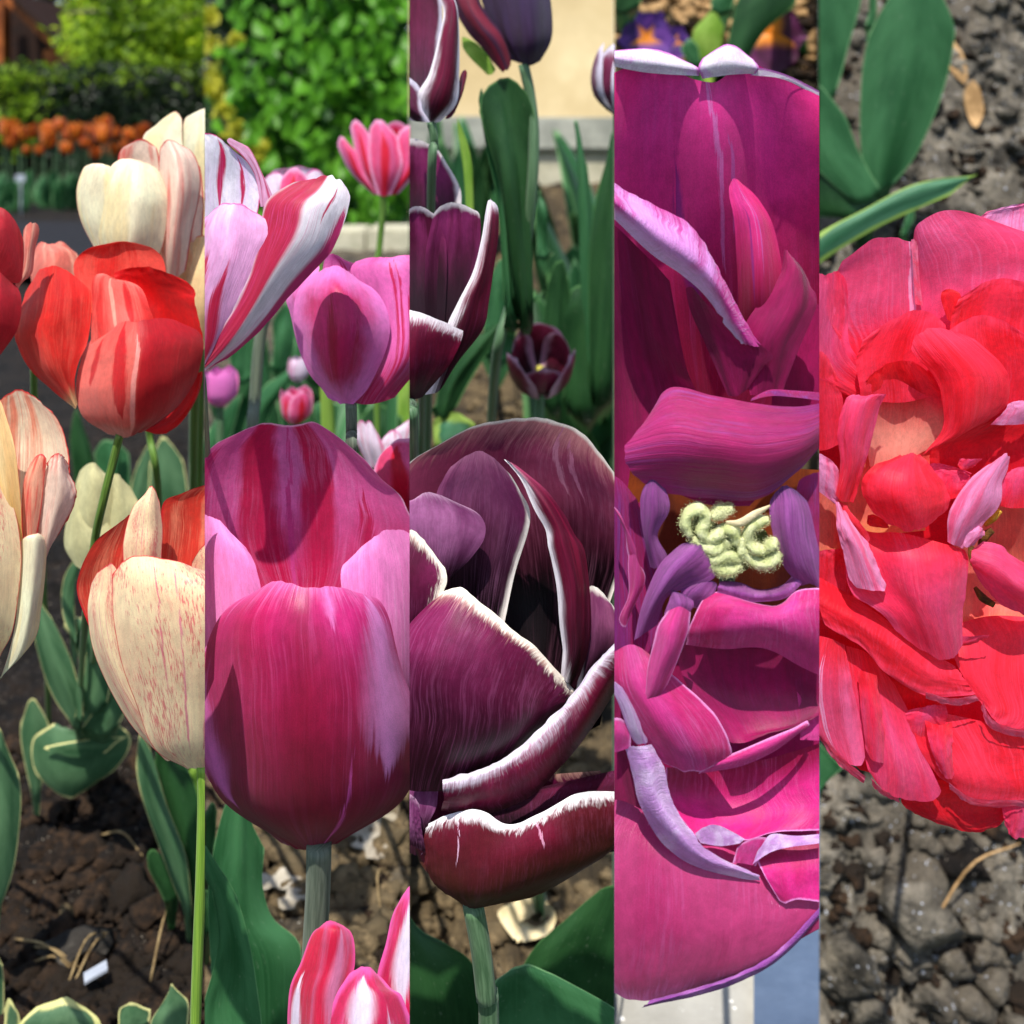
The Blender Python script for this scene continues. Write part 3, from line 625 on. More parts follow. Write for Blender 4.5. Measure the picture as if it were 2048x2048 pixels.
t = flower('white tulip with red streaks and one yellow petal', .29, 0, 1330)
D_ = .29
sheet('petal', D_, [[10,1100,-30,60,1120,-30,100,1090,-30],[-20,1000,-40,60,1010,-70,135,990,-35],[-20,900,-50,60,900,-85,140,915,-45],[-15,830,-55,55,830,-80,122,848,-50],[0,790,-60,40,775,-70,86,800,-60]], M['white_red'], t, ruffle=3, rf=14)
sheet('petal', D_, [[70,1150,-10,85,1140,-10,100,1095,-10],[75,1060,0,105,1050,10,140,1032,-20],[80,990,0,118,985,15,154,985,-20],[90,940,-5,118,935,10,140,945,-25],[100,908,-10,118,903,0,134,915,-20]], M['cream_pink'], t, ruffle=4, rf=14)
sheet('petal', D_, [[46,1090,10,60,1090,15,72,1085,10],[44,1010,10,62,1010,22,84,1010,12],[48,960,10,68,955,20,89,960,10],[60,928,8,76,920,15,93,925,8],[72,910,5,82,906,8,92,911,5]], M['striped_red'], t)
sheet('petal', D_, [[20,1110,30,33,1100,32,46,1075,30],[-30,1000,30,10,1000,45,42,1000,30],[-50,900,20,-10,890,40,30,890,25],[-50,830,10,-15,820,25,12,830,15],[-50,795,5,-20,785,10,0,792,5]], M['yellow'], t)
sheet('petal', D_, [[-60,1310,20,-20,1330,40,2,1312,20],[-120,1220,20,-40,1240,80,28,1255,40],[-140,1100,20,-50,1120,95,43,1130,40],[-130,1010,20,-50,1030,85,36,1045,40],[-90,950,15,-40,960,60,12,965,35],[-60,930,10,-30,925,40,0,931,30]], M['cream_speck'], t)
sheet('petal', D_, [[0,1360,10,2,1355,15,5,1350,10],[20,1300,25,40,1310,35,68,1280,5],[32,1240,30,58,1235,45,84,1215,0],[36,1170,30,65,1165,50,93,1140,0],[43,1090,30,68,1085,45,95,1085,0],[45,1076,28,66,1066,35,84,1062,5]], M['cream'], t)
stem(D_, [(-12,1325,25),(-20,1400,10),(-40,1500,0)], 10, M['stem_green'], t, to=(-70,1900))

t = flower('large cream tulip speckled pink with red inside, lowest in the bed', .27, 404, 1530)
D_ = .27
sheet('petal', D_, [[370,1530,20,385,1533,25,403,1535,28,420,1533,25,440,1530,20],[312,1495,40,350,1492,70,400,1490,85,455,1485,60,505,1470,0],[280,1420,50,330,1410,100,395,1400,125,475,1400,85,555,1410,-10],[247,1325,50,310,1320,115,390,1315,150,490,1320,105,600,1325,-20],[226,1232,45,295,1225,118,385,1225,155,495,1225,110,610,1235,-20],[223,1160,45,285,1155,100,375,1160,135,485,1165,95,590,1165,-15],[228,1112,35,280,1104,60,352,1122,88,420,1142,70,500,1130,10]], M['cream_speck'], t, nv=50, nu=50)
sheet('petal', D_, [[330,1520,0,340,1522,0,350,1523,0],[255,1440,-20,285,1445,15,310,1450,20],[194,1323,-25,225,1325,15,265,1330,30],[175,1230,-25,205,1225,15,245,1225,30],[180,1180,-25,208,1170,10,240,1165,25],[190,1150,-20,210,1128,0,232,1112,10]], M['cream_speck'], t)
sheet('petal', D_, [[180,1260,-40,210,1260,-50,250,1240,-60],[155,1190,-40,210,1180,-70,265,1170,-70],[158,1145,-45,215,1130,-75,275,1120,-80],[185,1090,-55,230,1085,-80,278,1080,-90],[225,1053,-65,250,1033,-75,270,1015,-85]], M['red_in'], t)
sheet('petal', D_, [[250,1180,-20,290,1190,-10,325,1180,-20],[245,1100,-20,290,1105,8,324,1110,-20],[252,1055,-25,292,1055,5,327,1060,-25],[266,1015,-30,295,1010,0,323,1020,-30],[285,990,-32,303,968,-25,318,986,-32]], M['cream_speck'], t)
sheet('petal', D_, [[310,1200,-80,380,1200,-90,470,1200,-80],[320,1060,-90,400,1070,-120,500,1060,-90],[325,1008,-95,400,1000,-120,500,1000,-95],[350,990,-100,420,968,-110,470,985,-100]], M['red_in'], t)
sheet('petal', D_, [[370,1300,-60,420,1300,-60,470,1290,-60],[380,1150,-50,420,1150,-40,480,1150,-50],[385,1118,-45,415,1080,-40,460,1080,-45]], M['cream_speck'], t)
stem(D_, [(404,1530,25),(406,1600,22),(402,1750,15),(396,1900,8),(391,2048,0),(388,2200,0)], 11, M['stem_lime'], t)

# leaves of bed 1
def plant(label, D, px, py, leaves, mat, cat='plant', name='tulip_leaves', **kw):
    r = flower(label, D, px, py, cat, name)
    for lf in leaves:
        rows, kw2 = (lf if isinstance(lf, tuple) else (lf, {}))
        k = dict(nv=26, nu=12, root=True, rnd=.2, rp=2.2); k.update(kw); k.update(kw2); m = k.pop('m', mat)
        sheet('leaf', D, rows, M[m], r, **k)
    return r
plant('clump of cream edged tulip leaves under the two striped tulips', .52, 150, 1480, [
    [[140,1270,10,148,1290,14,156,1290,10],[130,1230,5,138,1232,12,143,1225,5],[126,1185,0,138,1185,8,146,1190,0],[132,1145,0,145,1150,5,155,1150,0],[162,1105,-4,168,1100,-2,172,1100,-4],[170,1091,-5,172,1089,-5,174,1091,-5]],
    [[150,1460,10,158,1465,10,165,1450,10],[113,1404,5,138,1395,22,162,1400,5],[89,1350,5,115,1340,25,152,1355,5],[70,1280,0,90,1270,20,130,1300,0],[62,1225,-5,78,1215,8,104,1245,-5],[60,1195,-8,66,1185,-2,76,1200,-8]],
    [[160,1420,-10,185,1425,-5,215,1410,-10],[158,1330,-15,190,1335,0,225,1330,-15],[140,1270,-18,165,1260,-5,195,1262,-18],[104,1254,-20,135,1235,-10,160,1215,-20]],
    [[150,1440,25,158,1445,28,166,1440,25],[152,1380,22,160,1380,26,168,1382,22],[156,1310,20,164,1310,24,172,1312,20],[160,1240,15,166,1240,18,172,1245,15]],
    [[160,1460,-30,200,1470,-25,240,1450,-30],[200,1400,-30,230,1410,-20,265,1400,-30],[230,1340,-32,255,1350,-25,285,1340,-32]]], 'leaf_var')
plant('broad dark tulip leaf folded over above the bare soil', .56, 150, 1600, [
    [[110,1445,0,160,1455,10,230,1440,0],[62,1480,0,150,1510,24,264,1480,0],[72,1545,0,140,1560,22,232,1540,0],[112,1588,-4,135,1603,5,168,1594,-4]],
    ([[95,1500,34,150,1514,38,212,1506,34],[88,1497,32,150,1490,40,240,1482,32],[92,1490,28,160,1480,36,272,1467,28]], {'root':False}),
    [[60,1580,-40,70,1590,-35,82,1580,-40],[40,1480,-40,70,1490,-25,100,1480,-40],[45,1400,-42,65,1390,-30,88,1400,-42]]], 'leaf_var')
plant('long dark cream edged leaf rising beside the bare soil', .46, 0, 1815, [
    [[-40,1830,0,-20,1850,6,2,1812,0],[-60,1740,0,-15,1745,22,26,1742,0],[-60,1660,0,-10,1660,28,38,1668,0],[-50,1580,-4,-8,1580,22,43,1585,-4],[-40,1510,-8,-8,1505,14,30,1512,-8],[-20,1445,-12,-8,1435,0,8,1450,-12]],
    [[-60,2060,0,-30,2070,8,8,2060,0],[-60,1960,0,-25,1960,12,8,1960,0],[-40,1880,-5,-25,1875,5,0,1890,-5]]], 'leaf_var')
plant('pair of upright cream edged leaves beside the lime stem', .48, 350, 1830, [
    ([[368,1825,0,378,1835,4,384,1822,0],[320,1698,0,350,1700,12,372,1712,0],[289,1613,0,316,1615,14,336,1622,0],[275,1557,-2,298,1555,12,318,1560,-2],[271,1500,-6,288,1495,6,304,1505,-6],[273,1470,-10,280,1455,-4,288,1475,-10]], {}),
    ([[372,1800,-30,385,1800,-25,396,1790,-30],[345,1680,-32,375,1680,-20,405,1690,-32],[318,1580,-34,352,1580,-20,395,1590,-34],[305,1520,-36,335,1515,-26,372,1530,-36],[300,1480,-38,318,1470,-34,340,1480,-38]], {'m':'leaf_deep'}),
    ([[330,1805,-12,345,1803,-8,358,1785,-12],[305,1755,-12,322,1750,-4,345,1745,-12],[283,1705,-12,300,1695,-8,316,1687,-12]], {'m':'leaf_deep'}),
    ([[370,1620,-45,388,1625,-42,402,1615,-45],[372,1560,-45,390,1555,-40,405,1555,-45],[385,1520,-46,393,1515,-44,402,1525,-46]], {'m':'leaf_lime'})], 'leaf_var')
plant('wide yellow margined leaf arching at the very front of the bed', .40, 120, 2080, [
    [[34,2090,0,110,2110,10,200,2090,0],[36,2050,0,115,2060,30,202,2046,0],[70,2017,-5,125,2020,25,175,2014,-5],[100,1998,-10,132,1990,5,160,2000,-10]],
    [[5,2080,-20,22,2085,-15,42,2075,-20],[8,2030,-20,24,2030,-12,40,2035,-20],[10,2000,-22,18,1994,-18,28,2005,-22]]], 'leaf_var_wide')
plant('small cream tipped leaf at the foot of the lime stem', .40, 340, 2080, [
    [[295,2110,0,330,2115,10,372,2100,0],[302,2046,0,330,2050,14,378,2045,0],[326,2004,-4,340,2005,4,376,2000,-4],[340,1966,-8,344,1962,-6,350,1970,-8]],
    [[236,2060,-10,260,2065,-6,300,2045,-10],[236,2025,-10,262,2030,-4,302,2022,-10],[250,2002,-12,268,2004,-8,300,2015,-12]]], 'leaf_var')
plant('green leaves with pale edges behind the red tulip stems', .8, 300, 1010, [
    ([[152,1010,-10,170,1015,-5,192,1005,-10],[150,955,-10,172,955,0,190,945,-10],[143,885,-10,162,885,0,180,890,-10],[142,815,-12,152,812,-6,164,820,-12]], {'m':'leaf_deep'}),
    [[300,1050,0,335,1060,8,378,1050,0],[298,990,0,335,995,16,377,990,0],[300,930,0,330,930,14,367,925,0],[305,875,-5,325,868,6,350,868,-5]],
    [[250,1040,-12,275,1045,-8,300,1040,-12],[258,985,-12,280,985,-4,305,985,-12],[275,930,-14,290,930,-8,310,935,-14],[298,880,-16,304,875,-14,312,885,-16]],
    ([[215,1020,-20,235,1025,-14,262,1020,-20],[190,930,-22,225,935,-10,260,930,-22],[180,880,-24,215,875,-14,255,880,-24]], {'m':'leaf_gl'}),
    ([[215,990,5,225,995,8,235,990,5],[225,930,4,233,930,8,240,930,4],[234,880,2,239,876,4,244,882,2]], {'m':'leaf_gl'})], 'leaf_var')
tt = flower('dark leafless stem standing beside the red tulip', .6, 390, 1000, 'stem', 'flower_stalk')
stem(.6, [(390,700,-20),(389,850,-30),(387,1010,-60)], 10, M['stem_mid'], tt, to=(385,1480))

# orange tulips in the far bed
src = {}; rng = random.Random(3); M['orange_red'] = petal_mat('orange_red_petal', (170,60,16), (206,110,26), (3,1), (.45,.6), .3, margin=((220,120,30),6,4), transl=.35)
heads = [(22,282),(66,262),(92,278),(118,250),(140,270),(168,285),(205,270),(232,265),(264,270),(290,262),(12,258),(50,300),(132,296),(190,305),(222,300),(250,290),(152,262),(180,262),(215,252),(285,285),(38,268),(82,300),(105,262)]
for i, (x, y) in enumerate(heads):
    d = 6.3+.8*((i*37) % 10)/10; p = P(x, y, d)
    kd = (i*5) % 4
    if kd not in src:
        sz = (34, 28, 38, 31)[kd]
        r_ = gen_tulip('orange tulip in the long row before the dark hedge', x, y-sz*.5, y+sz*.5, d, M['orange'] if kd % 2 == 0 else M['orange_red'], (.15,.45,.3,.05)[kd], wid=sz*(1.,1.1,.9,.85)[kd], axis=((.1,0,1),(-.25,-.2,1),(.3,-.1,1),(0,.2,1))[kd], leaves=4, group='orange tulips before the hedge', res=(8,6), leaf_h=.55, stem_r=.004, rot=kd*.5)
        src[kd] = (r_, p.z)
    else:
        copy_tree(src[kd][0], (p.x, d, 0), 0, rng.uniform(0,6), p.z/src[kd][1])
tg = P(42,356,6.0); tag(box('plant_label', tg.x-.025, tg.x+.025, 5.99, 5.995, tg.z-.018, tg.z+.018, M['shaded_white_plastic'], None, .001, loc=(tg.x,6,0)), 'small white plant label among the orange tulip stems', 'plant label')
bpy.data.objects['plant_label'].location = bpy.data.objects['plant_label'].location
ribbon_tube('stake', [Vector((tg.x,5.9985,tg.z-.01)), Vector((tg.x,5.9985,tg.z*.5)), Vector((tg.x,5.9985,-.02))], [.004,.004,.004], M['shaded_white_plastic'], bpy.data.objects['plant_label'], seg=6, n=4)
# litter on the dark soil
clods('soil_crumbs', 0, 1100, (0,409), (1480,2060), (.0015,.008), M['clod_dark'], 'loose dark soil crumbs under the cream tulips', 2)
clod_thing('pale grey crumbly clod among pine needles in the dark soil', 150, 1918, .012, M['clod_grey'], 4, (1.3,1,.6))
clod_thing('largest brown clod on the dark soil under the leaves', 262, 1805, .012, M['clod_dark'], 9, (1,1,.9))
clod_thing('brown clod with orange face near the lime stem', 305, 1850, .011, M['clod_dark'], 14, (1.2,1,.7))
clod_thing('tan upright clod beside centre on the dark soil', 134, 1850, .006, M['clod_tan'], 17, (.7,.8,1.3))
for i,(q,lb) in enumerate([([(30,1905,.006),(90,1945,.012),(150,1965,.006)],'thin brown pine needle crossing two others on dark soil'),([(70,1912,.004),(110,1945,.01),(160,1955,.004)],'short pine needle beside the grey clod'),([(55,1948,.004),(110,1950,.008),(155,1972,.004)],'pine needle lying level below the grey clod'),([(135,1990,.004),(175,1940,.014),(225,1885,.004)],'pine needle pointing up to the beside the clod'),([(145,1992,.004),(190,1930,.01),(222,1890,.004)],'pine needle doubled with its neighbour'),([(300,1985,.004),(330,1920,.02),(362,1830,.01)],'long thin straw curving beside the lime stem'),([(200,1686,.004),(245,1705,.01),(285,1728,.004)],'grey straw on the shaded soil under the leaves')]):
    twig(lb, q, .0006, M['twig'], 0, name='pine_needle' if 'pine' in lb else 'straw', cat='needle' if 'pine' in lb else 'straw')
q0, q1 = on_bed(168,1998,0), on_bed(214,1984,0)
d = (q1-q0).normalized(); nrm = Vector((-d.y,d.x,0))*.0028; up = Vector((0,0,.009)); th = Vector((0,0,.0012))
tag(mesh_obj('plant_label', [q0+nrm+up, q0-nrm+up, q1-nrm+up*1.3, q1+nrm+up*1.3, q0+nrm+up-th, q0-nrm+up-th, q1-nrm+up*1.3-th, q1+nrm+up*1.3-th], [(0,1,2,3),(7,6,5,4),(0,4,5,1),(1,5,6,2),(2,6,7,3),(3,7,4,0)], M['shaded_white_plastic'], None, smooth=False, loc=tuple(q0)), 'white plastic plant label lying on the dark soil', 'plant label')

# ================================================================== bed 2: pink striped tulips
BAY = 1
WH = (232,228,236); LIL = (226,160,226); CRM = (176,20,66)
M['flame'] = petal_mat('white_crimson_petal', (228,170,206), (190,40,90), (3.2,.5), (.5,.6), .3, vein=(206,70,130), vein_amt=.3, transl=.22)
M['flame_w'] = petal_mat('white_lilac_petal', (232,226,244), (226,190,234), (3,.8), (.5,.65), .3, vein=(220,150,214), vein_amt=.3, margin=((200,50,120),3,4), transl=.25, stripes=(((190,22,78),.50,.05,.42,.95,.12),((190,22,78),.78,.03,.40,.80,.1),((196,40,100),.25,.02,.3,.7)))
M['flame_p'] = petal_mat('pink_flame_petal', (228,164,212), (232,206,230), (3,.8), (.5,.62), .4, vein=(206,70,140), vein_amt=.4, transl=.22, margin=((214,90,160),3,3), stripes=(((182,16,58),.30,.13,.16,.66,-.05),((186,20,62),.62,.10,.05,.60,.10),((190,30,80),.12,.04,.3,.85)))
M['flame_c'] = petal_mat('crimson_flame_petal', (230,224,232), (222,170,206), (3,.6), (.5,.65), .4, vein=(206,70,140), vein_amt=.5, transl=.2, stripes=(((168,12,54),.26,.24,-.2,1.3,-.06,.2),((182,40,100),.95,.09,.05,.85),((178,20,70),.72,.03,.75,.97,.1)))
M['magenta'] = petal_mat('magenta_petal', (206,44,122), (186,28,92), (3,.7), (.46,.62), .3, vein=(226,110,180), vein_amt=.25, margin=((228,120,196),60,20), base=((160,12,58),.0,.62), transl=.22, seed=4., stripes=(((160,12,60),.42,.05,.1,.75),((168,16,70),.66,.035,.1,.6)))
M['lilac'] = petal_mat('lilac_pink_petal', (226,104,180), (210,66,146), (3,.7), (.5,.64), .4, vein=(236,160,216), vein_amt=.3, base=((176,20,80),.0,.45), transl=.25, stripes=(((190,26,84),.45,.02,.1,.95),((190,26,84),.52,.015,.1,.95),((196,40,100),.62,.03,.0,.6)))
M['main_back'] = petal_mat('rose_inner_petal', (226,104,172), (220,84,152), (3,.5), (.45,.6), .3, vein=(236,150,206), vein_amt=.3, margin=((242,170,208),4,3), base=((190,24,84),.05,.55), transl=.3, stripes=(((190,18,74),.34,.085,-.2,1.3,-.10,.35),((190,18,74),.60,.075,-.2,1.3,.0,.35),((200,60,130),.47,.006,0,1.1),((186,20,80),.80,.03,.1,.55),((200,40,110),.06,.04,.2,.9)))
M['main_front'] = petal_mat('rose_outer_petal', (206,40,124), (192,26,96), (2.4,.8), (.40,.68), .2, base=((120,6,40),.0,1.1), vein=(226,110,180), vein_amt=.18, tip=((230,124,190),.84,1.12), transl=.18, fine=(46,1.8), fth=.25, sheen=.05, mid=((128,8,44),.14,.22,.16), stripes=(((226,140,208),.88,.10,.40,1.0,.12,.95),((216,100,180),.05,.05,.25,.7,-.05,.95),((206,80,160),.71,.02,.06,.36,.1,.9),((228,120,190),.66,.10,.86,1.05,.0,.95)))
M['main_side'] = petal_mat('lilac_side_petal', (230,128,196), (220,92,170), (3,.6), (.5,.66), .4, base=((128,8,48),.0,.62), vein=(238,190,234), vein_amt=.3, transl=.25)
M['pinkred'] = petal_mat('pink_red_petal', (236,96,150), (228,64,116), (3,.6), (.46,.6), .3, margin=((242,160,200),8,6), base=((196,30,80),0,.3), transl=.3, stripes=(((206,16,50),.5,.13,.0,.86),))
M['white_pink'] = petal_mat('white_pink_petal', (232,214,232), (206,50,110), (4,.7), (.58,.7), .4, margin=((214,90,160),3,2), transl=.3)
M['bright_pw'] = petal_mat('bright_pink_white_petal', (206,22,84), (230,84,156), (2.6,.8), (.48,.62), .3, margin=((236,90,170),16,12), transl=.22, stripes=(((226,214,234),.42,.17,.36,.88,.10,.6),((224,170,206),.75,.08,.1,.5,0.,.8)))
M['bright_p'] = petal_mat('bright_crimson_pink_petal', (200,16,62), (190,90,130), (2.2,.4), (.50,.60), .3, margin=((232,80,150),12,10), tip=((226,70,140),.85,1.05), transl=.22, seed=3., stripes=(((228,210,230),.12,.10,.15,.55,0.,.6),((206,120,160),.72,.13,.3,.9,0.,.8)))

t = flower('white and crimson flamed tulip with one long outstretched petal', .28, 400, 745)
D_ = .28
sheet('petal', D_, [[360,560,-40,420,560,-60,480,540,-50],[370,450,-50,440,455,-72,515,430,-50],[375,360,-55,440,365,-72,522,375,-55],[380,290,-55,440,300,-65,500,330,-60],[385,270,-60,425,265,-60,470,303,-62]], M['flame_w'], t, ruffle=2)
sheet('petal', D_, [[521,414,-42,532,410,-40,546,392,-46],[510,352,-50,522,352,-44,524,345,-50],[484,312,-52,495,300,-48,498,295,-52],[446,280,-55,458,274,-53,472,290,-55]], M['flame'], t)
sheet('petal', D_, [[390,745,10,400,742,15,412,738,10],[360,680,10,410,680,40,455,670,20],[350,600,10,415,600,55,490,590,30],[370,520,5,440,520,55,520,515,30],[400,450,0,450,450,40,545,460,20],[425,418,-5,465,397,15,520,420,0]], M['flame_p'], t, ruffle=3, nv=40, nu=30)
sheet('petal', D_, [[385,750,5,392,752,10,400,750,5],[420,690,30,455,690,40,481,697,0],[470,610,35,500,625,50,535,645,0],[505,530,30,545,545,55,600,570,0],[518,460,15,590,470,50,660,510,0],[530,405,0,610,410,35,690,445,-5],[580,369,-15,640,380,10,700,400,-10],[628,355,-20,662,345,-10,697,362,-15]], M['flame_c'], t, ruffle=4, nv=48, nu=32)
stem(D_, [(395,748,10),(405,840,0)], 12, M['stem_mid'], t, to=(440,1500))
t = flower('magenta tulip with lilac rim beside the flamed one', .31, 693, 810)
D_ = .31
sheet('petal', D_, [[680,808,30,692,811,35,706,808,30],[622,752,20,680,765,85,740,770,25],[596,680,15,680,690,112,774,695,20],[585,630,10,680,630,112,778,640,15],[595,580,5,675,575,85,760,590,5],[635,540,-5,675,529,20,720,553,-5]], M['magenta'], t, nv=40, nu=36)
sheet('petal', D_, [[655,797,0,665,800,5,675,803,5],[605,720,-10,625,720,20,650,720,30],[580,630,-15,600,630,10,640,630,30],[572,595,-20,592,580,0,630,570,10],[600,555,-25,622,530,-20,650,520,-20]], M['magenta'], t)
sheet('petal', D_, [[700,806,0,745,808,10,790,795,0],[740,710,-20,800,715,25,870,690,-30],[730,600,-40,800,600,-5,890,600,-50],[700,540,-60,790,540,-20,880,550,-60],[728,508,-60,785,511,-35,840,500,-60]], M['lilac'], t, nv=36, nu=32)
sheet('petal', D_, [[650,600,-60,690,600,-70,740,600,-60],[645,540,-60,690,540,-75,740,540,-60],[655,503,-60,672,508,-62,692,522,-62]], M['lilac'], t)
stem(D_, [(702,808,20),(703,860,10),(702,960,-60)], 11.5, M['stem_grey'], t, to=(700,1520))
t = flower('rose pink tulip on a tall bare stem against the beech hedge', .62, 766, 392)
for rw, m in (([[745,388,0,752,390,3,760,390,0],[700,345,-5,718,350,10,735,350,5],[681,308,-5,700,308,8,718,312,0],[673,280,-10,683,270,-5,698,287,-8]],'pinkred'),
    ([[748,388,0,758,390,2,768,390,0],[718,330,0,735,340,15,752,340,8],[704,275,-5,722,280,5,742,285,0],[699,246,-10,712,237,-8,733,256,-10]],'pinkred'),
    ([[755,389,15,768,393,20,782,389,15],[738,335,15,770,340,35,805,335,15],[736,280,8,768,285,28,800,290,8],[740,243,0,760,236,10,790,262,0]],'pinkred'),
    ([[775,389,0,785,390,5,800,386,0],[795,330,0,825,330,15,850,325,0],[795,280,-5,825,280,8,855,280,-5],[800,258,-10,822,248,-5,845,258,-10]],'pinkred'),
    ([[750,330,-30,785,330,-35,830,330,-30],[755,280,-30,790,275,-35,830,280,-30],[770,250,-30,793,240,-30,815,252,-30]],'pinkred')):
    sheet('petal', .62, rw, M[m], t, nv=22, nu=16)
stem(.62, [(766,390,10),(765,430,5),(759,495,0),(752,600,0)], 6.5, M['stem_green'], t)
free_leaf(t, Vector((t.location.x-.017, .62, 0)), .50, 2.6, M['leaf_lime'], .006, .05)
free_leaf(t, Vector((t.location.x-.012, .62, 0)), .45, .6, M['leaf_gl'], .009, .05)
t = flower('pink tulip top just showing behind the crimson tipped petal', .46, 580, 480)
for k, rw in enumerate(([[530,470,0,550,480,5,570,470,0],[525,390,0,550,390,15,580,390,5],[528,352,-5,550,342,3,572,352,-2]],[[560,480,5,585,485,12,615,480,5],[555,390,10,585,390,28,620,390,10],[562,350,2,590,332,12,615,350,2]],[[595,480,0,620,480,8,650,470,0],[600,390,0,630,390,14,660,390,0],[605,350,-5,630,335,4,650,350,-5]],[[540,460,-30,590,460,-35,640,460,-30],[540,350,-30,590,350,-40,640,350,-30],[575,337,-30,600,331,-32,620,338,-30]])):
    sheet('petal', .46, rw, M['white_pink'] if k != 1 else M['pinkred'], t, nv=16, nu=12)
stem(.46, [(575,480,0),(540,590,0),(520,680,0),(510,800,0),(505,900,0)], 12, M['stem_grey'], t, to=(520,1520))

t = flower('main rose pink tulip cup with dark crimson front', .29, 632, 1696)
D_ = .29
sheet('petal', D_, [[500,1250,-90,550,1250,-110,600,1250,-115,650,1250,-110,720,1250,-90],[380,1100,-60,480,1110,-120,595,1120,-140,700,1110,-120,830,1100,-60],[375,980,-50,480,990,-110,590,995,-130,700,990,-110,815,1010,-50],[405,910,-55,490,905,-95,585,905,-115,680,910,-95,762,955,-55],[470,860,-70,530,841,-80,577,850,-90,625,841,-80,705,882,-70]], M['main_back'], t, nv=44, nu=44)
sheet('petal', D_, [[560,1680,-10,590,1690,0,610,1690,0],[420,1560,-40,480,1570,40,540,1580,60],[360,1400,-60,430,1400,40,520,1400,80],[345,1230,-60,430,1240,20,525,1230,60],[365,1100,-50,425,1100,0,505,1125,40],[395,1020,-40,420,1022,-30,462,1053,-10]], M['main_side'], t, ruffle=3, nv=40)
sheet('petal', D_, [[610,1690,0,640,1690,0,670,1685,-10],[690,1580,60,750,1570,30,800,1540,-40],[700,1400,85,780,1400,45,850,1380,-60],[690,1250,70,780,1250,30,865,1240,-60],[680,1150,45,770,1130,5,850,1120,-50],[700,1108,20,760,1058,-20,825,1038,-50]], M['main_side'], t, ruffle=2, nv=40)
sheet('petal', D_, [[590,1692,30,612,1696,40,630,1697,42,650,1696,40,675,1690,30],[440,1600,10,520,1620,120,620,1630,150,720,1620,120,810,1600,10],[400,1480,0,500,1490,160,610,1495,210,725,1490,160,840,1470,0],[405,1340,20,500,1345,160,610,1345,210,720,1345,160,800,1330,30],[440,1230,50,510,1235,150,605,1235,190,700,1235,150,770,1220,60],[530,1163,85,560,1150,120,612,1168,150,670,1162,130,722,1178,90]], M['main_front'], t, nv=54, nu=54)
sheet('petal', D_, [[570,1680,-30,620,1690,-30,680,1680,-30],[400,1500,-60,610,1500,-60,830,1480,-60],[400,1300,-90,600,1300,-100,830,1300,-90]], M['main_side'], t)
stem(D_, [(638,1690,60),(636,1780,40),(629,1900,20),(622,2048,0),(620,2200,0)], 25, M['stem_grey'], t)
t = flower('rose petalled tulip peeking out from behind the main cup', .34, 800, 1150)
sheet('petal', .34, [[740,1150,0,790,1155,0,860,1150,0],[742,980,0,800,985,30,875,970,0],[752,925,-5,790,910,15,860,915,-5],[775,895,-10,800,876,0,840,872,-8]], M['pinkred'], t)
stem(.34, [(790,1150,0),(785,1250,0)], 10, M['stem_mid'], t, to=(770,1500))
t = flower('pale white and pink tulip low behind the main cup', .45, 765, 930)
for rw in ([[735,930,0,745,935,5,760,930,0],[712,880,0,728,880,10,748,885,5],[712,848,-4,722,838,2,735,850,0]],[[748,935,5,762,940,10,780,935,5],[732,890,5,745,890,18,768,895,8],[728,850,0,738,838,6,752,860,2]],[[760,935,5,785,940,12,810,930,5],[760,890,5,785,890,16,805,885,5],[770,870,0,785,858,6,800,866,0]],[[790,930,-5,815,930,0,850,920,-5],[785,870,-5,815,870,4,850,860,-5],[800,850,-8,825,835,-4,845,845,-8]]):
    sheet('petal', .45, rw, M['white_pink'], t, nv=16, nu=12)
stem(.45, [(765,935,0),(762,1000,0)], 8, M['stem_mid'], t, to=(740,1500))
t = flower('bright pink and white flamed tulip lowest in front of the main stem', .26, 700, 2260)
D_ = .26
sheet('petal', D_, [[660,2260,0,680,2265,10,700,2265,5],[585,2120,0,640,2130,50,700,2130,30],[578,1990,-5,640,2000,45,695,2000,20],[600,1925,-10,655,1930,30,710,1930,5],[622,1868,-15,665,1865,15,706,1872,-5],[645,1847,-18,663,1840,-10,685,1846,-15]], M['bright_p'], t)
sheet('petal', D_, [[680,2270,30,710,2275,45,750,2270,30],[640,2120,40,730,2130,110,830,2120,40],[665,2010,40,735,2010,95,810,2000,40],[690,1962,35,730,1960,70,780,1970,35],[710,1937,28,730,1928,40,750,1938,28]], M['bright_pw'], t)
sheet('petal', D_, [[720,2265,0,760,2265,0,800,2260,0],[740,2100,0,810,2100,40,880,2080,0],[752,1960,-10,815,1960,25,890,1940,-10],[770,1890,-15,820,1880,15,885,1870,-15],[783,1835,-20,825,1810,0,870,1820,-20],[800,1795,-22,825,1766,-15,850,1790,-22]], M['bright_pw'], t)
stem(D_, [(705,2265,20),(706,2340,10)], 12, M['stem_mid'], t)
for lab,(x,y0,y1,D,w,mt,op) in {'small magenta tulip beside pointed green leaves':(440,735,815,.62,72,'magenta',.25), 'little white and pink bud half hidden by the magenta tulip':(596,712,766,.72,44,'white_pink',.1), 'small crimson opened tulip behind the rim of the main cup':(592,775,850,.62,66,'pinkred',.3)}.items():
    gen_tulip(lab, x, y0, y1, D, M[mt], op, wid=w, leaves=2, leaf_h=.75)
plant('large blue green leaf curving behind the main stem', .38, 500, 2150, [
    [[420,2150,0,500,2150,10,600,2130,0],[420,2040,0,500,2040,30,600,2000,0],[415,1930,0,490,1930,38,602,1890,0],[410,1850,0,470,1850,40,548,1838,0],[412,1770,0,470,1770,38,528,1770,0],[425,1690,0,475,1690,32,530,1695,0],[436,1605,0,480,1600,20,518,1650,0],[465,1520,-5,485,1495,5,505,1530,-5]]], 'leaf_gl', nv=34, nu=18)
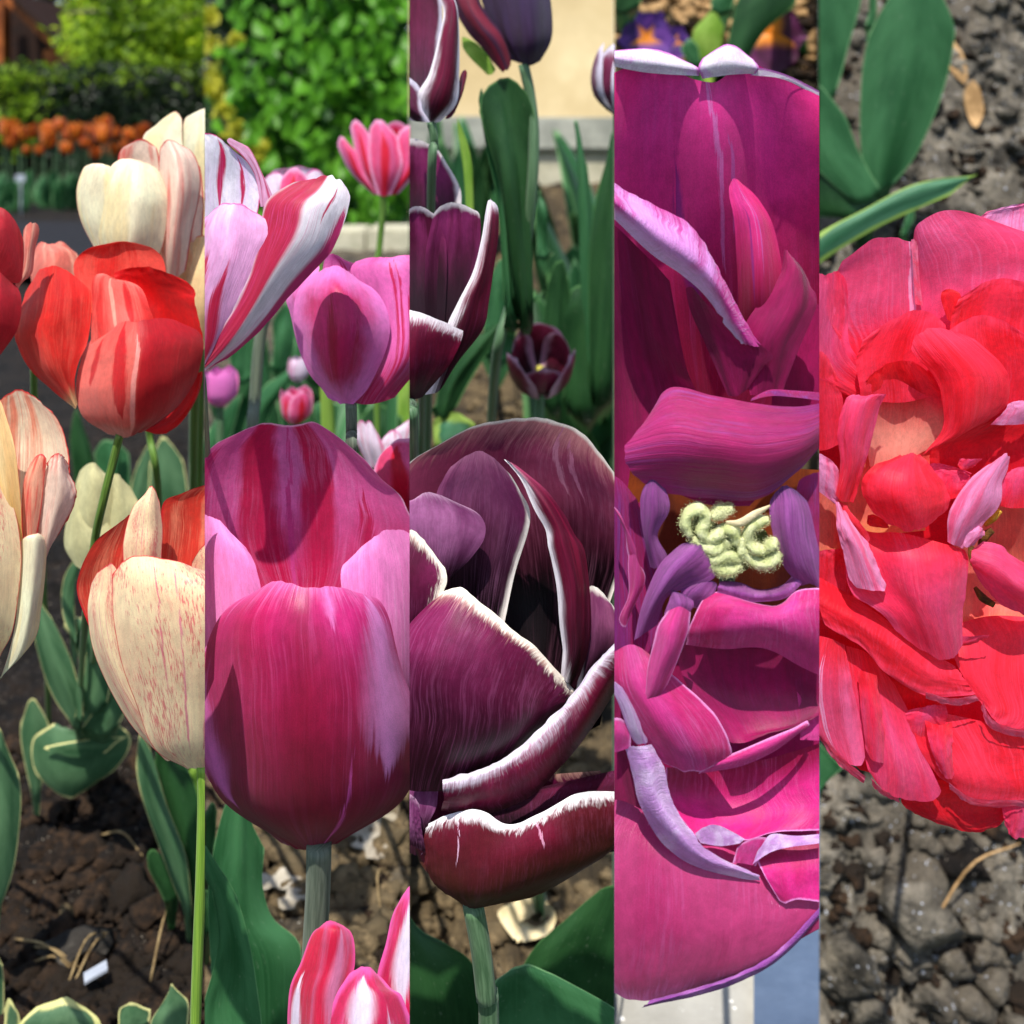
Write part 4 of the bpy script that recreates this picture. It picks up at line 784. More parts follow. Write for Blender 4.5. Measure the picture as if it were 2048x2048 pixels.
plant('narrower green leaf folded lengthwise in front of the blue green one', .33, 460, 2120, [
    [[400,2120,0,460,2120,10,530,2110,0],[405,2020,0,450,2020,-14,521,2020,0],[425,1950,0,460,1950,-14,510,1952,0],[438,1880,0,462,1880,-12,495,1880,0],[425,1800,0,448,1800,-8,475,1805,0],[400,1740,-4,425,1735,-4,452,1742,-4],[380,1690,-10,395,1668,-8,418,1690,-10]]], 'leaf_gl', nv=34, nu=14)
plant('dark leaf tips behind the narrow folded leaf', .42, 420, 1850, [
    [[395,1860,0,415,1865,6,430,1850,0],[398,1820,0,415,1820,8,428,1815,0],[405,1780,-4,412,1775,0,420,1785,-4]],
    [[395,1720,0,415,1725,6,430,1700,0],[400,1650,0,418,1650,8,434,1640,0],[415,1605,-4,425,1600,0,436,1605,-4]]], 'leaf_deep')
plant('pointed green leaves fanning out between the pink tulips', .85, 520, 900, [
    [[478,900,0,500,900,10,525,890,0],[492,830,0,515,835,12,548,815,0],[530,770,0,548,778,8,575,775,0],[588,730,-4,596,722,-2,600,728,-4]],
    [[395,950,0,420,930,10,450,900,0],[420,860,0,445,855,10,470,845,0],[455,812,0,468,810,6,482,803,0],[480,786,-4,484,781,-2,487,784,-4]],
    [[580,860,5,590,862,8,598,850,5],[574,800,5,582,800,9,592,805,5],[572,760,2,575,752,3,580,762,2]],
    ([[640,880,0,655,885,4,672,870,0],[626,820,0,648,825,10,678,815,0],[640,802,-4,655,798,2,672,806,-4]], {}),
    ([[740,900,-8,770,900,0,800,880,-8],[722,850,-8,765,855,6,806,845,-8],[715,812,-10,760,805,0,796,820,-10]], {'m':'leaf_deep'}),
    ([[460,760,-30,480,770,-25,505,760,-30],[462,690,-30,485,690,-20,505,690,-30],[470,640,-32,488,630,-28,505,640,-32]], {'m':'leaf_gl'}),
    ([[540,740,-40,560,745,-35,585,740,-40],[545,660,-40,562,660,-30,590,660,-40],[560,610,-42,574,600,-38,590,620,-42]], {}),
    ([[610,760,-50,640,765,-45,660,760,-50],[600,690,-50,630,690,-40,665,690,-50],[610,640,-52,640,630,-45,660,640,-52]], {'m':'leaf_deep'}),
    ([[780,860,-30,800,865,-22,825,850,-30],[790,800,-30,808,800,-24,830,790,-30],[800,750,-32,812,745,-28,830,750,-32]], {'m':'leaf_lime'})], 'leaf_gl')
rng = random.Random(11)
for k in range(14):
    px = rng.uniform(415,815); d = rng.uniform(.75,1.6); p = P(px, 700, d)
    r = thing('tulip_leaves', 'tuft of green tulip leaves on the soil between the pink tulips and the hedge', 'plant', (p.x, p.y, 0), 'leaf tufts before the beech hedge')
    for q in range(3): free_leaf(r, Vector((p.x,p.y,-.01)), rng.uniform(.2,.36), rng.uniform(0,6.28), M[rng.choice(['leaf_gl','leaf_deep','leaf_gl'])], rng.uniform(.014,.022), rng.uniform(.1,.5))
clods('soil_crumbs', 1, 900, (409,819), (1380,2060), (.002,.010), M['clod_tan'], 'grey brown soil crumbs below the main pink tulip', 5)
clods('soil_crumbs', 1, 500, (409,819), (1380,2060), (.0015,.006), M['clod_dark'], 'dark crumbs and bark chips below the main pink tulip', 6)
for lb,x,y,r,s in (('big round tan clod beside the main stem',700,1800,.013,21),('tan clod beside the main stem under the cup',560,1715,.012,24),('weathered clod behind the lobed dry leaf',790,1710,.012,29),('tall clod beside the small bright tulip',740,1890,.010,33)):
    clod_thing(lb, x, y, r, M['clod_tan'], s)
litter_leaf('pale grey lobed dry leaf lying beside the main stem', 742, 1705, .030, 2.0, M['dry_leaf'])
litter_leaf('small pale dry leaf end beside the lobed one', 765, 1662, .016, .3, M['dry_leaf'], 1)
litter_leaf('curled pale dry leaf beside the main stem', 556, 1790, .022, .2, M['dry_leaf'], 2)
litter_leaf('torn grey dry leaf lower beside the main stem', 590, 1820, .018, 1.0, M['dry_leaf'], 2)
twig('thin forked twig on the soil beside the main stem', [(775,1760,.006),(755,1800,.012),(762,1850,.004)], .0006, M['twig'], 1)
twig('straw lying under the narrow folded leaf', [(412,1965,.004),(425,1940,.008),(436,1918,.004)], .0008, M['straw'], 1, name='straw', cat='straw')
clod_thing('small white pebble near the forked twig', 748, 1848, .0035, M['shaded_white_plastic'], 40, (1,.8,.6))

# ================================================================== bed 3: dark tulips with white rims
BAY = 2
WR = (236,230,232)
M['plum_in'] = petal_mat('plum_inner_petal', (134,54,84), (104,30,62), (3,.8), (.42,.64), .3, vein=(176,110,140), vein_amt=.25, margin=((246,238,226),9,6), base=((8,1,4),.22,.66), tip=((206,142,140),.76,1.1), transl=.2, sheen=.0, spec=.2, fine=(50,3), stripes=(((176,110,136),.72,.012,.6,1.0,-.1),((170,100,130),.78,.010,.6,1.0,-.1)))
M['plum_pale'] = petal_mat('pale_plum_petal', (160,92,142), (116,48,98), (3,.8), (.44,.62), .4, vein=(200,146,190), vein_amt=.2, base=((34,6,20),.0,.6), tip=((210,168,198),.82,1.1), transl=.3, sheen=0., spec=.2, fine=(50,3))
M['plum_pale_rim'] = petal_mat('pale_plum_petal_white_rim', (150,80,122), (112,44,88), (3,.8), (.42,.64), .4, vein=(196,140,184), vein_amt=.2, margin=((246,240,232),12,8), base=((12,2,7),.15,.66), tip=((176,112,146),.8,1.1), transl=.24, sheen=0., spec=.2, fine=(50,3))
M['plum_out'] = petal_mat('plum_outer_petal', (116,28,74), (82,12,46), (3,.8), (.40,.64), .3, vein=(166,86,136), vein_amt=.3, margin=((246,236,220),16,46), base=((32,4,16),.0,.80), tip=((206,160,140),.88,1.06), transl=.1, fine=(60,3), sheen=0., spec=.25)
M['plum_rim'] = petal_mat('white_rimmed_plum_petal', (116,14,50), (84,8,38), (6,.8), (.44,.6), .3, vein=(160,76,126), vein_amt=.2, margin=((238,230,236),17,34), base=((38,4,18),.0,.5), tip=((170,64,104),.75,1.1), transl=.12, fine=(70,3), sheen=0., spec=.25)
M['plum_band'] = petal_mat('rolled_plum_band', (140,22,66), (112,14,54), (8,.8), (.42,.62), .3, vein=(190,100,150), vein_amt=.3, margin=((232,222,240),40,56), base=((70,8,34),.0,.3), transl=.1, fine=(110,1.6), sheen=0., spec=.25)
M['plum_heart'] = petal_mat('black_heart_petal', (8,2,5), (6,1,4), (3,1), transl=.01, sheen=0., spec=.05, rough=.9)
M['plum_brown'] = petal_mat('plum_brown_petal', (108,16,44), (88,24,34), (3,1), (.44,.6), .3, vein=(160,84,116), vein_amt=.2, margin=((242,238,242),19,40), base=((66,34,24),.1,.72), transl=.1, fine=(60,3), sheen=0., spec=.25, stripes=(((214,170,196),.22,.005,.55,.9,.05),((214,150,180),.66,.005,.6,.95,-.05)))
M['plum_far'] = petal_mat('plum_petal', (112,26,66), (80,12,44), (3,1), (.46,.6), .3, vein=(170,90,150), vein_amt=.3, margin=((222,214,232),12,5), base=((34,6,20),.05,.5), transl=.22)
M['plum_mag'] = petal_mat('magenta_plum_petal', (136,42,98), (84,12,48), (3,.8), (.44,.62), .3, margin=((236,226,226),12,6), base=((34,5,20),.1,.7), transl=.22, sheen=0.)
M['plum_small'] = petal_mat('small_maroon_petal', (138,40,72), (104,16,44), (3,1), (.46,.6), .3, margin=((206,160,186),9,6), base=((34,6,18),.1,.7), transl=.22, sheen=0.)
M['black_purple'] = petal_mat('black_purple_petal', (56,30,66), (40,16,42), (3,.8), (.46,.6), .3, vein=(90,64,120), vein_amt=.35, tip=((140,60,90),.8,1.2), transl=.15)
M['red_purple'] = petal_mat('red_purple_petal', (120,24,50), (50,20,52), (3,.5), (.48,.6), .3, tip=((206,80,90),.0,-.4), transl=.25)

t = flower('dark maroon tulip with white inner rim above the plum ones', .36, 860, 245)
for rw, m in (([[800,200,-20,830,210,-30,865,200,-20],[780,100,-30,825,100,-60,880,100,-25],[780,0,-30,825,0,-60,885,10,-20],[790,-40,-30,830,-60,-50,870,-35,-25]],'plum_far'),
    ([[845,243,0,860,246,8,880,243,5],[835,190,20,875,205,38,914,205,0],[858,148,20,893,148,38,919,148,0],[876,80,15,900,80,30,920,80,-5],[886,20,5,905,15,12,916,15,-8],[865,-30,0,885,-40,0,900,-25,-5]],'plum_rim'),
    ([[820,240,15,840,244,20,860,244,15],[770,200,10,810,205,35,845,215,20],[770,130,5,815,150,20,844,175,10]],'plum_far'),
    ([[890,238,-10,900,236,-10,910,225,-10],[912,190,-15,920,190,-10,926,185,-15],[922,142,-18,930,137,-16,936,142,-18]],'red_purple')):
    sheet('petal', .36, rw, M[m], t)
stem(.36, [(862,244,5),(868,290,0),(862,420,-40)], 9, M['stem_mid'], t, to=(850,1480))
t = flower('blackish purple tulip with one petal hanging down before the cream wall', .45, 1050, 130)
for rw, m in (([[1035,125,0,1058,131,10,1080,122,0],[1012,85,5,1060,90,48,1103,80,5],[1000,20,5,1055,20,52,1105,25,5],[1005,-50,0,1050,-50,40,1095,-50,0],[1020,-90,0,1050,-100,20,1080,-90,0]],'black_purple'),
    ([[1020,120,-5,1035,125,0,1050,128,0],[985,60,-5,1010,70,20,1035,80,20],[960,-10,-10,990,-10,15,1030,-10,20],[950,-60,-10,980,-70,0,1010,-60,5]],'black_purple'),
    ([[895,-40,0,930,-50,5,965,-40,0],[905,10,5,935,5,22,960,0,10],[935,65,5,960,50,28,985,40,10],[965,98,5,990,88,28,1012,74,10],[1002,146,0,1016,147,10,1029,128,0]],'red_purple'),
    ([[1040,110,-30,1060,115,-30,1085,105,-30],[990,0,-40,1050,0,-50,1100,0,-40],[1000,-90,-40,1050,-100,-45,1090,-90,-40]],'black_purple')):
    sheet('petal', .45, rw, M[m], t, nv=26, nu=20)
stem(.45, [(1047,128,5),(1060,190,0),(1068,270,0),(1064,377,0),(1050,500,-30),(1018,620,-80),(990,740,-140)], 11, M['stem_mid'], t, to=(970,1150))
for rw, m in (([[1030,640,-10,1050,650,0,1068,640,-10],[1002,400,-10,1035,400,14,1066,400,-5],[980,280,-10,1022,280,16,1064,280,-5],[966,200,-12,1010,200,10,1058,200,-8],[962,165,-16,1000,147,0,1045,145,-10]],'leaf_deep'),
    ([[1010,640,-20,1022,640,-18,1030,640,-20],[990,400,-20,1003,400,-16,1012,400,-20],[968,260,-20,980,260,-16,990,260,-20],[955,175,-22,962,168,-20,970,178,-22]],'leaf_gl'),
    ([[975,150,-60,985,148,-60,992,138,-60],[935,110,-60,950,105,-55,968,100,-60],[918,78,-62,925,72,-60,935,72,-62]],'leaf_lime'),
    ([[935,480,-40,942,480,-38,948,480,-40],[926,330,-40,936,330,-36,944,330,-40],[910,232,-42,913,228,-40,917,232,-42]],'leaf_lime')):
    sheet('leaf', .45, rw, M[m], t, nv=24, nu=10, root='lime' not in m, rnd=.22, rp=2.2)
gen_tulip('dark bud with paler streak standing before the cream wall', 1236, 85, 232, .50, M['plum_far'], -.12, wid=118, leaves=0)
t = flower('white rimmed plum petal tulip behind the larger opened one', .37, 830, 470)
sheet('petal', .37, [[790,520,0,830,525,5,900,510,0],[760,380,0,830,380,-14,924,395,0],[760,310,0,830,320,-8,893,325,0],[790,278,0,830,274,-2,870,292,0]], M['plum_mag'], t)
sheet('petal', .37, [[790,520,10,815,520,14,850,515,10],[770,460,15,800,460,24,838,440,10],[780,420,10,805,410,14,832,425,8]], M['plum_mag'], t)
stem(.37, [(840,520,0),(845,600,-40)], 9, M['stem_mid'], t, to=(840,1480))
t = flower('medium plum tulip with bold white rims behind the main plum one', .30, 830, 798)
D_ = .30
for rw, m, kw in (([[780,660,-30,830,665,-40,890,650,-30],[770,520,-40,830,520,-65,895,510,-45],[775,450,-40,830,445,-60,882,450,-45],[795,428,-38,835,410,-45,868,420,-42]],'plum_mag',{'sides':'T','rnd':.12}),
    ([[850,660,-25,890,660,-35,930,650,-25],[850,520,-35,900,520,-55,958,515,-25],[862,450,-35,905,445,-48,962,440,-22],[872,410,-35,905,402,-36,950,414,-25]],'plum_mag',{'sides':'T','rnd':.12}),
    ([[850,790,0,880,780,0,905,735,0],[890,660,15,925,670,25,965,660,0],[915,605,15,945,600,28,978,600,-5],[945,545,12,965,545,26,986,545,-8],[962,480,8,978,480,20,996,480,-10],[970,430,0,983,430,10,997,425,-12],[975,405,-5,981,393,-3,990,405,-8]],'plum_rim',{'sides':'LT'}),
    ([[790,798,20,815,800,30,845,795,20],[720,740,20,800,750,90,900,728,30],[700,670,20,800,675,100,922,685,30],[720,610,15,815,613,75,928,660,30]],'plum_rim',{'sides':'T'})):
    sheet('petal', D_, rw, M[m], t, nv=36, nu=28, **kw)
stem(D_, [(820,798,20),(826,900,0)], 12, M['stem_mid'], t, to=(840,1480))
gen_tulip('small wide open maroon tulip with pale rims and yellow centre', 1079, 650, 772, .56, M['plum_small'], .30, wid=136, axis=(.02,-.62,.8), leaves=1, pistil=True, rot=.75, leaf_h=.5)

t = flower('main plum tulip wide open with white rims and black heart', .28, 950, 1815)
D_ = .28
def pt3(rw, m, **kw):
    k = dict(nv=40, nu=34); k.update(kw); return sheet('petal', D_, rw, M[m], t, **k)
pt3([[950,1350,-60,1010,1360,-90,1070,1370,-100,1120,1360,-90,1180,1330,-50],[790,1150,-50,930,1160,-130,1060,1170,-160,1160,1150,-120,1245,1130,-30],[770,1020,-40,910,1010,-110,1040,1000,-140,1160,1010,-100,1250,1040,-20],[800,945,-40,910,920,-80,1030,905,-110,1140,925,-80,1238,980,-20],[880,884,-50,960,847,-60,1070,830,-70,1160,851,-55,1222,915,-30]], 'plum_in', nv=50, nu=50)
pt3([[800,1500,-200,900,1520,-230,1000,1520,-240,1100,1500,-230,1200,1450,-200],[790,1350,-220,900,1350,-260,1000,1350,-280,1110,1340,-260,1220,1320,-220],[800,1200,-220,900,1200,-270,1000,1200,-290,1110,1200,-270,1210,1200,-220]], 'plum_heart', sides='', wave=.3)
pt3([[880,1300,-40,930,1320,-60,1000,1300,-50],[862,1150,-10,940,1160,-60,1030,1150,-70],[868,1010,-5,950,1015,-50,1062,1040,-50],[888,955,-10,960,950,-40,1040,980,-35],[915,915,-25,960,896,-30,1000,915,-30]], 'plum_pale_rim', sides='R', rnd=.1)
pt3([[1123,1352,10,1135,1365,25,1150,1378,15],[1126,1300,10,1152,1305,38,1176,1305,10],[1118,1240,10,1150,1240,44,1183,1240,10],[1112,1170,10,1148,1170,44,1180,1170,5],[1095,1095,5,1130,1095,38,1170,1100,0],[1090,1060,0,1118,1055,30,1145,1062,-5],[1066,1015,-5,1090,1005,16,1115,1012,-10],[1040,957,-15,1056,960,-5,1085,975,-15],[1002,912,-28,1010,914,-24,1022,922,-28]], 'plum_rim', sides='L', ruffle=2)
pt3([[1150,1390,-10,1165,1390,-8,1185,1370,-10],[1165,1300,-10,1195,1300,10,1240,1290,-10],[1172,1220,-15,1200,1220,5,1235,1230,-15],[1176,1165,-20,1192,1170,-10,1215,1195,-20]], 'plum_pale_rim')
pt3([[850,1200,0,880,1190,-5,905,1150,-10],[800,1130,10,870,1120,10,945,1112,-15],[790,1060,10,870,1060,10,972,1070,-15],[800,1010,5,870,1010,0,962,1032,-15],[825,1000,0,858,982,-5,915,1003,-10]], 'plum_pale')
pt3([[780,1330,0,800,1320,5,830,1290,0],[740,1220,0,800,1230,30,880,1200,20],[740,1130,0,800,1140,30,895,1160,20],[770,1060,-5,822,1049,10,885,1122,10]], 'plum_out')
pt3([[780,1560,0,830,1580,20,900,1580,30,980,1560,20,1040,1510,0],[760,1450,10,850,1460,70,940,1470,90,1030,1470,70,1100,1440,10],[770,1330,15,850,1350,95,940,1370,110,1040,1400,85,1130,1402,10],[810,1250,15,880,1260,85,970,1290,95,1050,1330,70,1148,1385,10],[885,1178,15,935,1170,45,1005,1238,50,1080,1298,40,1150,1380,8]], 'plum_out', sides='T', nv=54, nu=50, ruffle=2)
low = [(875,1613),(952,1622),(1051,1588),(1119,1525),(1173,1458),(1229,1370),(1290,1280)]; upp = [(884,1560),(946,1541),(1020,1508),(1095,1444),(1146,1388),(1195,1320),(1260,1260)]
r0 = []; r1 = []; r2 = []; r3 = []
for (a,b),(c,e) in zip(low,upp):
    r0 += [a+3,b+8,30]; r1 += [a*.6+c*.4+6, b*.6+e*.4+6, 80]; r2 += [a*.15+c*.85, b*.15+e*.85, 92]; r3 += [c, e, 66]
pt3([r0,r1,r2,r3], 'plum_band', sides='T', nv=26, nu=60, ruffle=4, rf=16)
pt3([[950,1640,-20,1090,1650,-20,1250,1640,-20],[960,1600,-30,1090,1590,-30,1260,1570,-20],[1000,1590,-30,1100,1570,-30,1280,1530,-20]], 'plum_far', sides='')
pt3([[800,1700,-30,950,1740,-40,1250,1700,-30],[800,1620,-50,950,1640,-70,1250,1620,-50],[800,1540,-40,950,1560,-60,1200,1540,-40]], 'plum_out', sides='')
pt3([[925,1805,20,938,1811,25,950,1815,28,975,1815,28,1010,1808,25,1050,1798,20,1090,1786,15],[868,1765,25,905,1780,55,950,1785,75,1010,1780,85,1080,1760,75,1150,1735,50,1215,1705,20],[848,1715,25,895,1725,65,950,1725,95,1020,1720,105,1095,1700,95,1170,1675,65,1250,1655,25],[848,1670,20,895,1665,60,955,1655,90,1020,1668,95,1090,1645,90,1165,1620,65,1255,1610,25],[856,1645,15,900,1625,45,960,1615,70,1013,1645,75,1085,1620,75,1160,1582,55,1250,1582,20]], 'plum_brown', sides='T', nv=44, nu=56, ruffle=3, rf=12)
pt3([[790,1700,30,820,1690,40,852,1707,30],[790,1640,30,815,1640,45,842,1645,32],[790,1590,25,815,1585,35,838,1598,28]], 'plum_pale', ruffle=4, rf=14)
pt3([[800,1680,10,830,1680,10,858,1645,10],[800,1610,0,840,1610,5,874,1610,5],[800,1565,-5,840,1560,0,878,1560,0]], 'plum_pale')
pt3([[830,1700,15,850,1740,18,905,1792,20],[838,1690,10,862,1720,14,930,1760,20]], 'plum_brown', sides='')
stem(D_, [(946,1810,20),(962,1900,10),(972,1990,0),(978,2060,-20)], 21, M['stem_mid'], t)
plant('big dark green leaf close beside the plum tulip stem', .38, 900, 2200, [[[720,2200,0,850,2220,10,985,2200,0],[700,2060,0,840,2060,25,978,2060,0],[720,1940,0,830,1960,22,946,1926,0],[750,1850,-8,800,1850,8,853,1872,-5],[770,1790,-12,790,1780,-6,815,1830,-10]]], 'leaf_deep', nv=30, nu=18)
plant('broad deep green leaf rising behind the arching lighter leaf', .40, 1150, 2100, [[[1010,2150,0,1110,2170,10,1250,2150,0],[1020,2000,0,1130,2000,20,1280,1990,0],[1050,1922,0,1150,1920,20,1290,1900,0],[1090,1870,-5,1180,1850,14,1290,1830,-5],[1150,1800,-10,1220,1760,2,1300,1740,-8]]], 'leaf_deep', nv=30, nu=18)
plant('lighter green leaf arching over at the foot of the plum stem', .35, 1080, 2150, [[[960,2200,0,1080,2220,10,1230,2200,0],[970,2060,0,1090,2070,25,1260,2070,0],[985,1965,0,1080,1975,25,1235,2020,0],[1020,1932,-8,1060,1925,8,1160,1962,-5]]], 'leaf_gl', nv=30, nu=18)
plant('tall leaves rising below the dark bud by the cream wall', .62, 1190, 900, [
    [[1180,800,0,1200,805,8,1235,790,0],[1180,560,0,1215,560,12,1245,550,0],[1190,400,0,1222,400,10,1250,400,0],[1215,270,-6,1226,250,0,1245,270,-6]],
    ([[1165,800,-10,1180,805,-6,1200,800,-10],[1160,520,-10,1180,520,-4,1200,520,-10],[1155,340,-12,1168,340,-6,1180,345,-12],[1146,240,-14,1150,232,-12,1155,240,-14]], {'m':'leaf_gl'}),
    ([[1080,820,-10,1100,825,-4,1125,815,-10],[1090,650,-10,1110,650,0,1140,640,-10],[1095,520,-12,1120,510,-4,1145,520,-12]], {}),
    ([[1130,820,-20,1160,830,-12,1210,815,-20],[1110,640,-20,1160,650,-8,1215,640,-20],[1120,580,-22,1160,565,-14,1205,585,-22]], {'m':'leaf_deep'}),
    ([[1075,520,5,1090,520,8,1102,515,5],[1072,430,5,1085,430,10,1098,425,5],[1076,385,2,1080,378,4,1086,388,2]], {'m':'leaf_gl'})], 'leaf_deep')
plant('slanting green leaves behind the opened plum tulip', .60, 900, 900, [
    [[865,830,0,885,840,6,905,830,0],[880,760,0,905,765,10,940,755,0],[930,690,0,955,700,8,985,690,0],[1000,640,-5,1025,625,-2,1045,635,-5],[1090,580,-8,1100,572,-7,1106,580,-8]],
    ([[960,720,-25,990,730,-18,1030,720,-25],[970,600,-25,1000,600,-15,1040,600,-25],[980,520,-26,1010,510,-18,1045,520,-26]], {'m':'leaf_gl'}),
    ([[820,920,10,840,930,14,858,915,10],[818,850,10,838,850,16,856,850,10],[822,810,6,836,800,10,850,812,6]], {'m':'leaf_gl'}),
    ([[870,890,0,900,900,6,945,885,0],[865,850,0,905,850,10,950,850,0],[880,830,-5,905,822,2,935,835,-5]], {'m':'leaf_yel'})], 'leaf_deep')
rng = random.Random(21)
for k in range(10):
    px = rng.uniform(1140,1225) if k%3 else rng.uniform(825,1000); d = rng.uniform(1.0,1.8); p = P(px, 700, d); gz = ground_z(2, d)
    r = thing('tulip_leaves', 'clump of deep green tulip leaves on the slope below the stone coping', 'plant', (p.x, p.y, gz), 'leaf clumps below the coping')
    for q in range(4): free_leaf(r, Vector((p.x,p.y,gz-.01)), rng.uniform(.16,.30), rng.uniform(0,6.28), M[rng.choice(['leaf_gl','leaf_deep','leaf_deep'])], rng.uniform(.014,.024), rng.uniform(.1,.5))
clods('soil_crumbs', 2, 500, (819,1229), (700,2060), (.003,.010), M['clod_tan'], 'tan soil crumbs around the plum tulips', 8)
litter_leaf('pale buff dry leaf on the soil beside the plum stem', 1060, 1850, .04, 1.3, M['dry_petal'], 1, group=None)

# ================================================================== bed 4: overblown magenta tulip
BAY = 3
M['mag_in'] = petal_mat('hot_magenta_petal', (234,52,146), (222,28,116), (3,.7), (.42,.64), .3, vein=(216,90,176), vein_amt=.25, base=((168,2,66),.15,.80), transl=.26, fine=(60,1.6), stripes=(((216,104,176),.53,.010,.45,1.1,-.1),((150,36,126),.38,.03,.3,.7,-.2,.9),((206,84,166),.6,.014,.4,.8,-.15)))
M['mag_plain'] = petal_mat('plain_hot_magenta_petal', (212,30,128), (196,16,104), (3,.7), (.42,.64), .3, vein=(224,110,180), vein_amt=.25, base=((150,2,66),.0,.5), margin=((230,140,210),3,4), transl=.28, fine=(60,2))
M['mag_dark'] = petal_mat('deep_magenta_petal', (156,8,84), (116,6,62), (3,.7), (.44,.62), .3, vein=(176,50,126), vein_amt=.25, transl=.3)
M['mag_dark_base'] = petal_mat('deep_magenta_petal_with_pale_base', (150,8,80), (110,6,60), (3,.7), (.44,.62), .3, vein=(176,50,126), vein_amt=.25, base=((190,140,110),.0,.22), transl=.3)
M['mag_roll'] = petal_mat('rolled_magenta_petal', (206,40,150), (226,150,226), (5,.5), (.5,.62), .4, vein=(238,190,240), vein_amt=.5, base=((232,196,244),.1,.5), transl=.22, fine=(120,2), bumpd=.0004)
M['lil_white_lit'] = petal_mat('lit_white_lilac_flap', (238,226,246), (232,196,240), (4,1), (.5,.65), .5, vein=(190,90,180), vein_amt=.4, margin=((206,110,196),5,5), transl=.2, fine=(70,2), bumpd=.0003)  # its white stands for sunlight on the curled petal edges
M['violet'] = petal_mat('violet_magenta_petal', (160,14,92), (130,24,112), (3,.6), (.42,.62), .4, vein=(150,96,196), vein_amt=.35, tip=((176,20,106),.6,1.1), transl=.2, fine=(34,1.2), bumpd=.0005)
M['violet_rib'] = petal_mat('ribbed_violet_petal', (184,92,182), (156,58,150), (4,.6), (.42,.62), .3, vein=(92,26,104), vein_amt=.75, tip=((96,42,120),.85,1.05), transl=.22, fine=(17,.5), bumpd=.0011)
M['pink_mag'] = petal_mat('pink_magenta_petal', (216,52,142), (198,24,108), (3,.8), (.46,.62), .4, vein=(236,140,216), vein_amt=.4, margin=((238,150,214),4,4), transl=.28, fine=(80,2), bumpd=.0003)
M['mauve'] = petal_mat('mauve_pink_petal', (178,50,108), (156,28,88), (3,.8), (.42,.62), .5, vein=(206,104,170), vein_amt=.3, tip=((196,96,156),.85,1.1), speck=((226,150,190),.74,.82), transl=.2, fine=(60,2.4))
M['lilac_rim'] = petal_mat('lilac_rolled_petal', (206,150,220), (226,196,240), (6,1), (.45,.6), .4, vein=(180,90,190), vein_amt=.4, transl=.2, fine=(100,1.5), bumpd=.0005)
M['purple_rim'] = petal_mat('purple_rolled_rim', (150,70,160), (190,116,196), (6,1), (.45,.6), .4, vein=(110,30,140), vein_amt=.4, transl=.2, fine=(120,1.5), bumpd=.0004)
M['cup'] = petal_mat('amber_cup_base', (150,66,16), (110,40,14), (3,2), (.45,.6), .3, transl=.2)
t = flower('overblown magenta tulip seen from above with green stigma in its heart', .24, 1440, 1100)
D_ = .24
def pt4(rw, m, name='petal', **kw):
    k = dict(nv=36, nu=32); k.update(kw); return sheet(name, D_, rw, M[m], t, **k)
pt4([[1300,830,-330,1370,830,-350,1430,830,-355,1500,830,-350,1570,830,-330],[1180,620,-190,1310,630,-260,1430,640,-270,1540,630,-260,1680,620,-190],[1150,420,-70,1300,430,-215,1430,440,-140,1540,430,-205,1700,420,-70],[1160,250,-20,1300,260,-125,1425,265,-68,1530,260,-120,1690,270,-15],[1180,108,-50,1310,106,-55,1417,152,-58,1500,108,-52,1680,180,-40]], 'mag_in', nv=56, nu=60)
pt4([[1180,120,-36,1290,145,-33,1400,152,-40],[1180,110,-26,1300,124,-20,1398,138,-34],[1180,106,-42,1300,96,-45,1382,124,-50]], 'lil_white_lit', nv=14, nu=30)
pt4([[1404,158,-40,1455,150,-33,1512,148,-40],[1396,134,-28,1455,122,-18,1518,134,-33],[1410,108,-46,1457,87,-48,1503,112,-46]], 'lil_white_lit', nv=16, nu=24)
pt4([[1500,150,-42,1570,160,-42,1660,206,-42],[1512,132,-38,1575,150,-38,1660,192,-38]], 'lil_white_lit', nv=6, nu=20)  # highlight along the petal edge, painted as a white strip
pt4([[1180,400,-10,1228,435,-10,1300,505,-5,1365,551,0,1416,598,0,1450,650,-5,1484,688,-10],[1185,372,25,1238,412,30,1315,470,36,1390,520,40,1436,575,36,1468,635,20,1500,692,0],[1190,335,-5,1228,366,0,1301,401,0,1392,457,0,1435,540,0,1481,624,-5,1530,698,-10]], 'mag_roll', nv=18, nu=64, ruffle=7, rf=14, sides='T')
pt4([[1455,792,-50,1475,792,-45,1495,778,-40],[1410,690,-45,1460,720,-30,1528,733,-15],[1380,620,-35,1440,660,-15,1545,707,-5],[1368,552,-10,1410,600,5,1478,664,0]], 'mag_dark')
pt4([[1170,1010,-110,1300,1010,-130,1420,920,-200],[1160,820,-110,1290,800,-180,1400,800,-220],[1160,640,-80,1260,640,-120,1370,720,-140],[1170,430,-40,1230,450,-45,1340,560,-60]], 'mag_dark', sides='')
pt4([[1470,780,-180,1510,780,-170,1560,770,-180],[1475,600,-80,1515,600,-32,1570,600,-50],[1469,450,-45,1510,450,-26,1552,470,-45],[1458,390,-45,1485,390,-36,1520,402,-48],[1460,358,-48,1468,354,-46,1485,364,-48]], 'mag_in')
pt4([[1500,790,-40,1530,790,-40,1567,780,-40],[1480,680,-40,1540,690,-12,1600,695,-30],[1520,600,-40,1580,610,-8,1635,610,-30],[1562,540,-40,1595,545,-18,1622,570,-35],[1564,488,-42,1580,505,-38,1602,530,-40]], 'mag_dark', ruffle=2)
pt4([[1540,850,-150,1620,850,-130,1720,850,-90],[1550,720,-150,1620,720,-130,1710,700,-90],[1590,600,-140,1650,600,-120,1720,580,-90]], 'mag_dark')
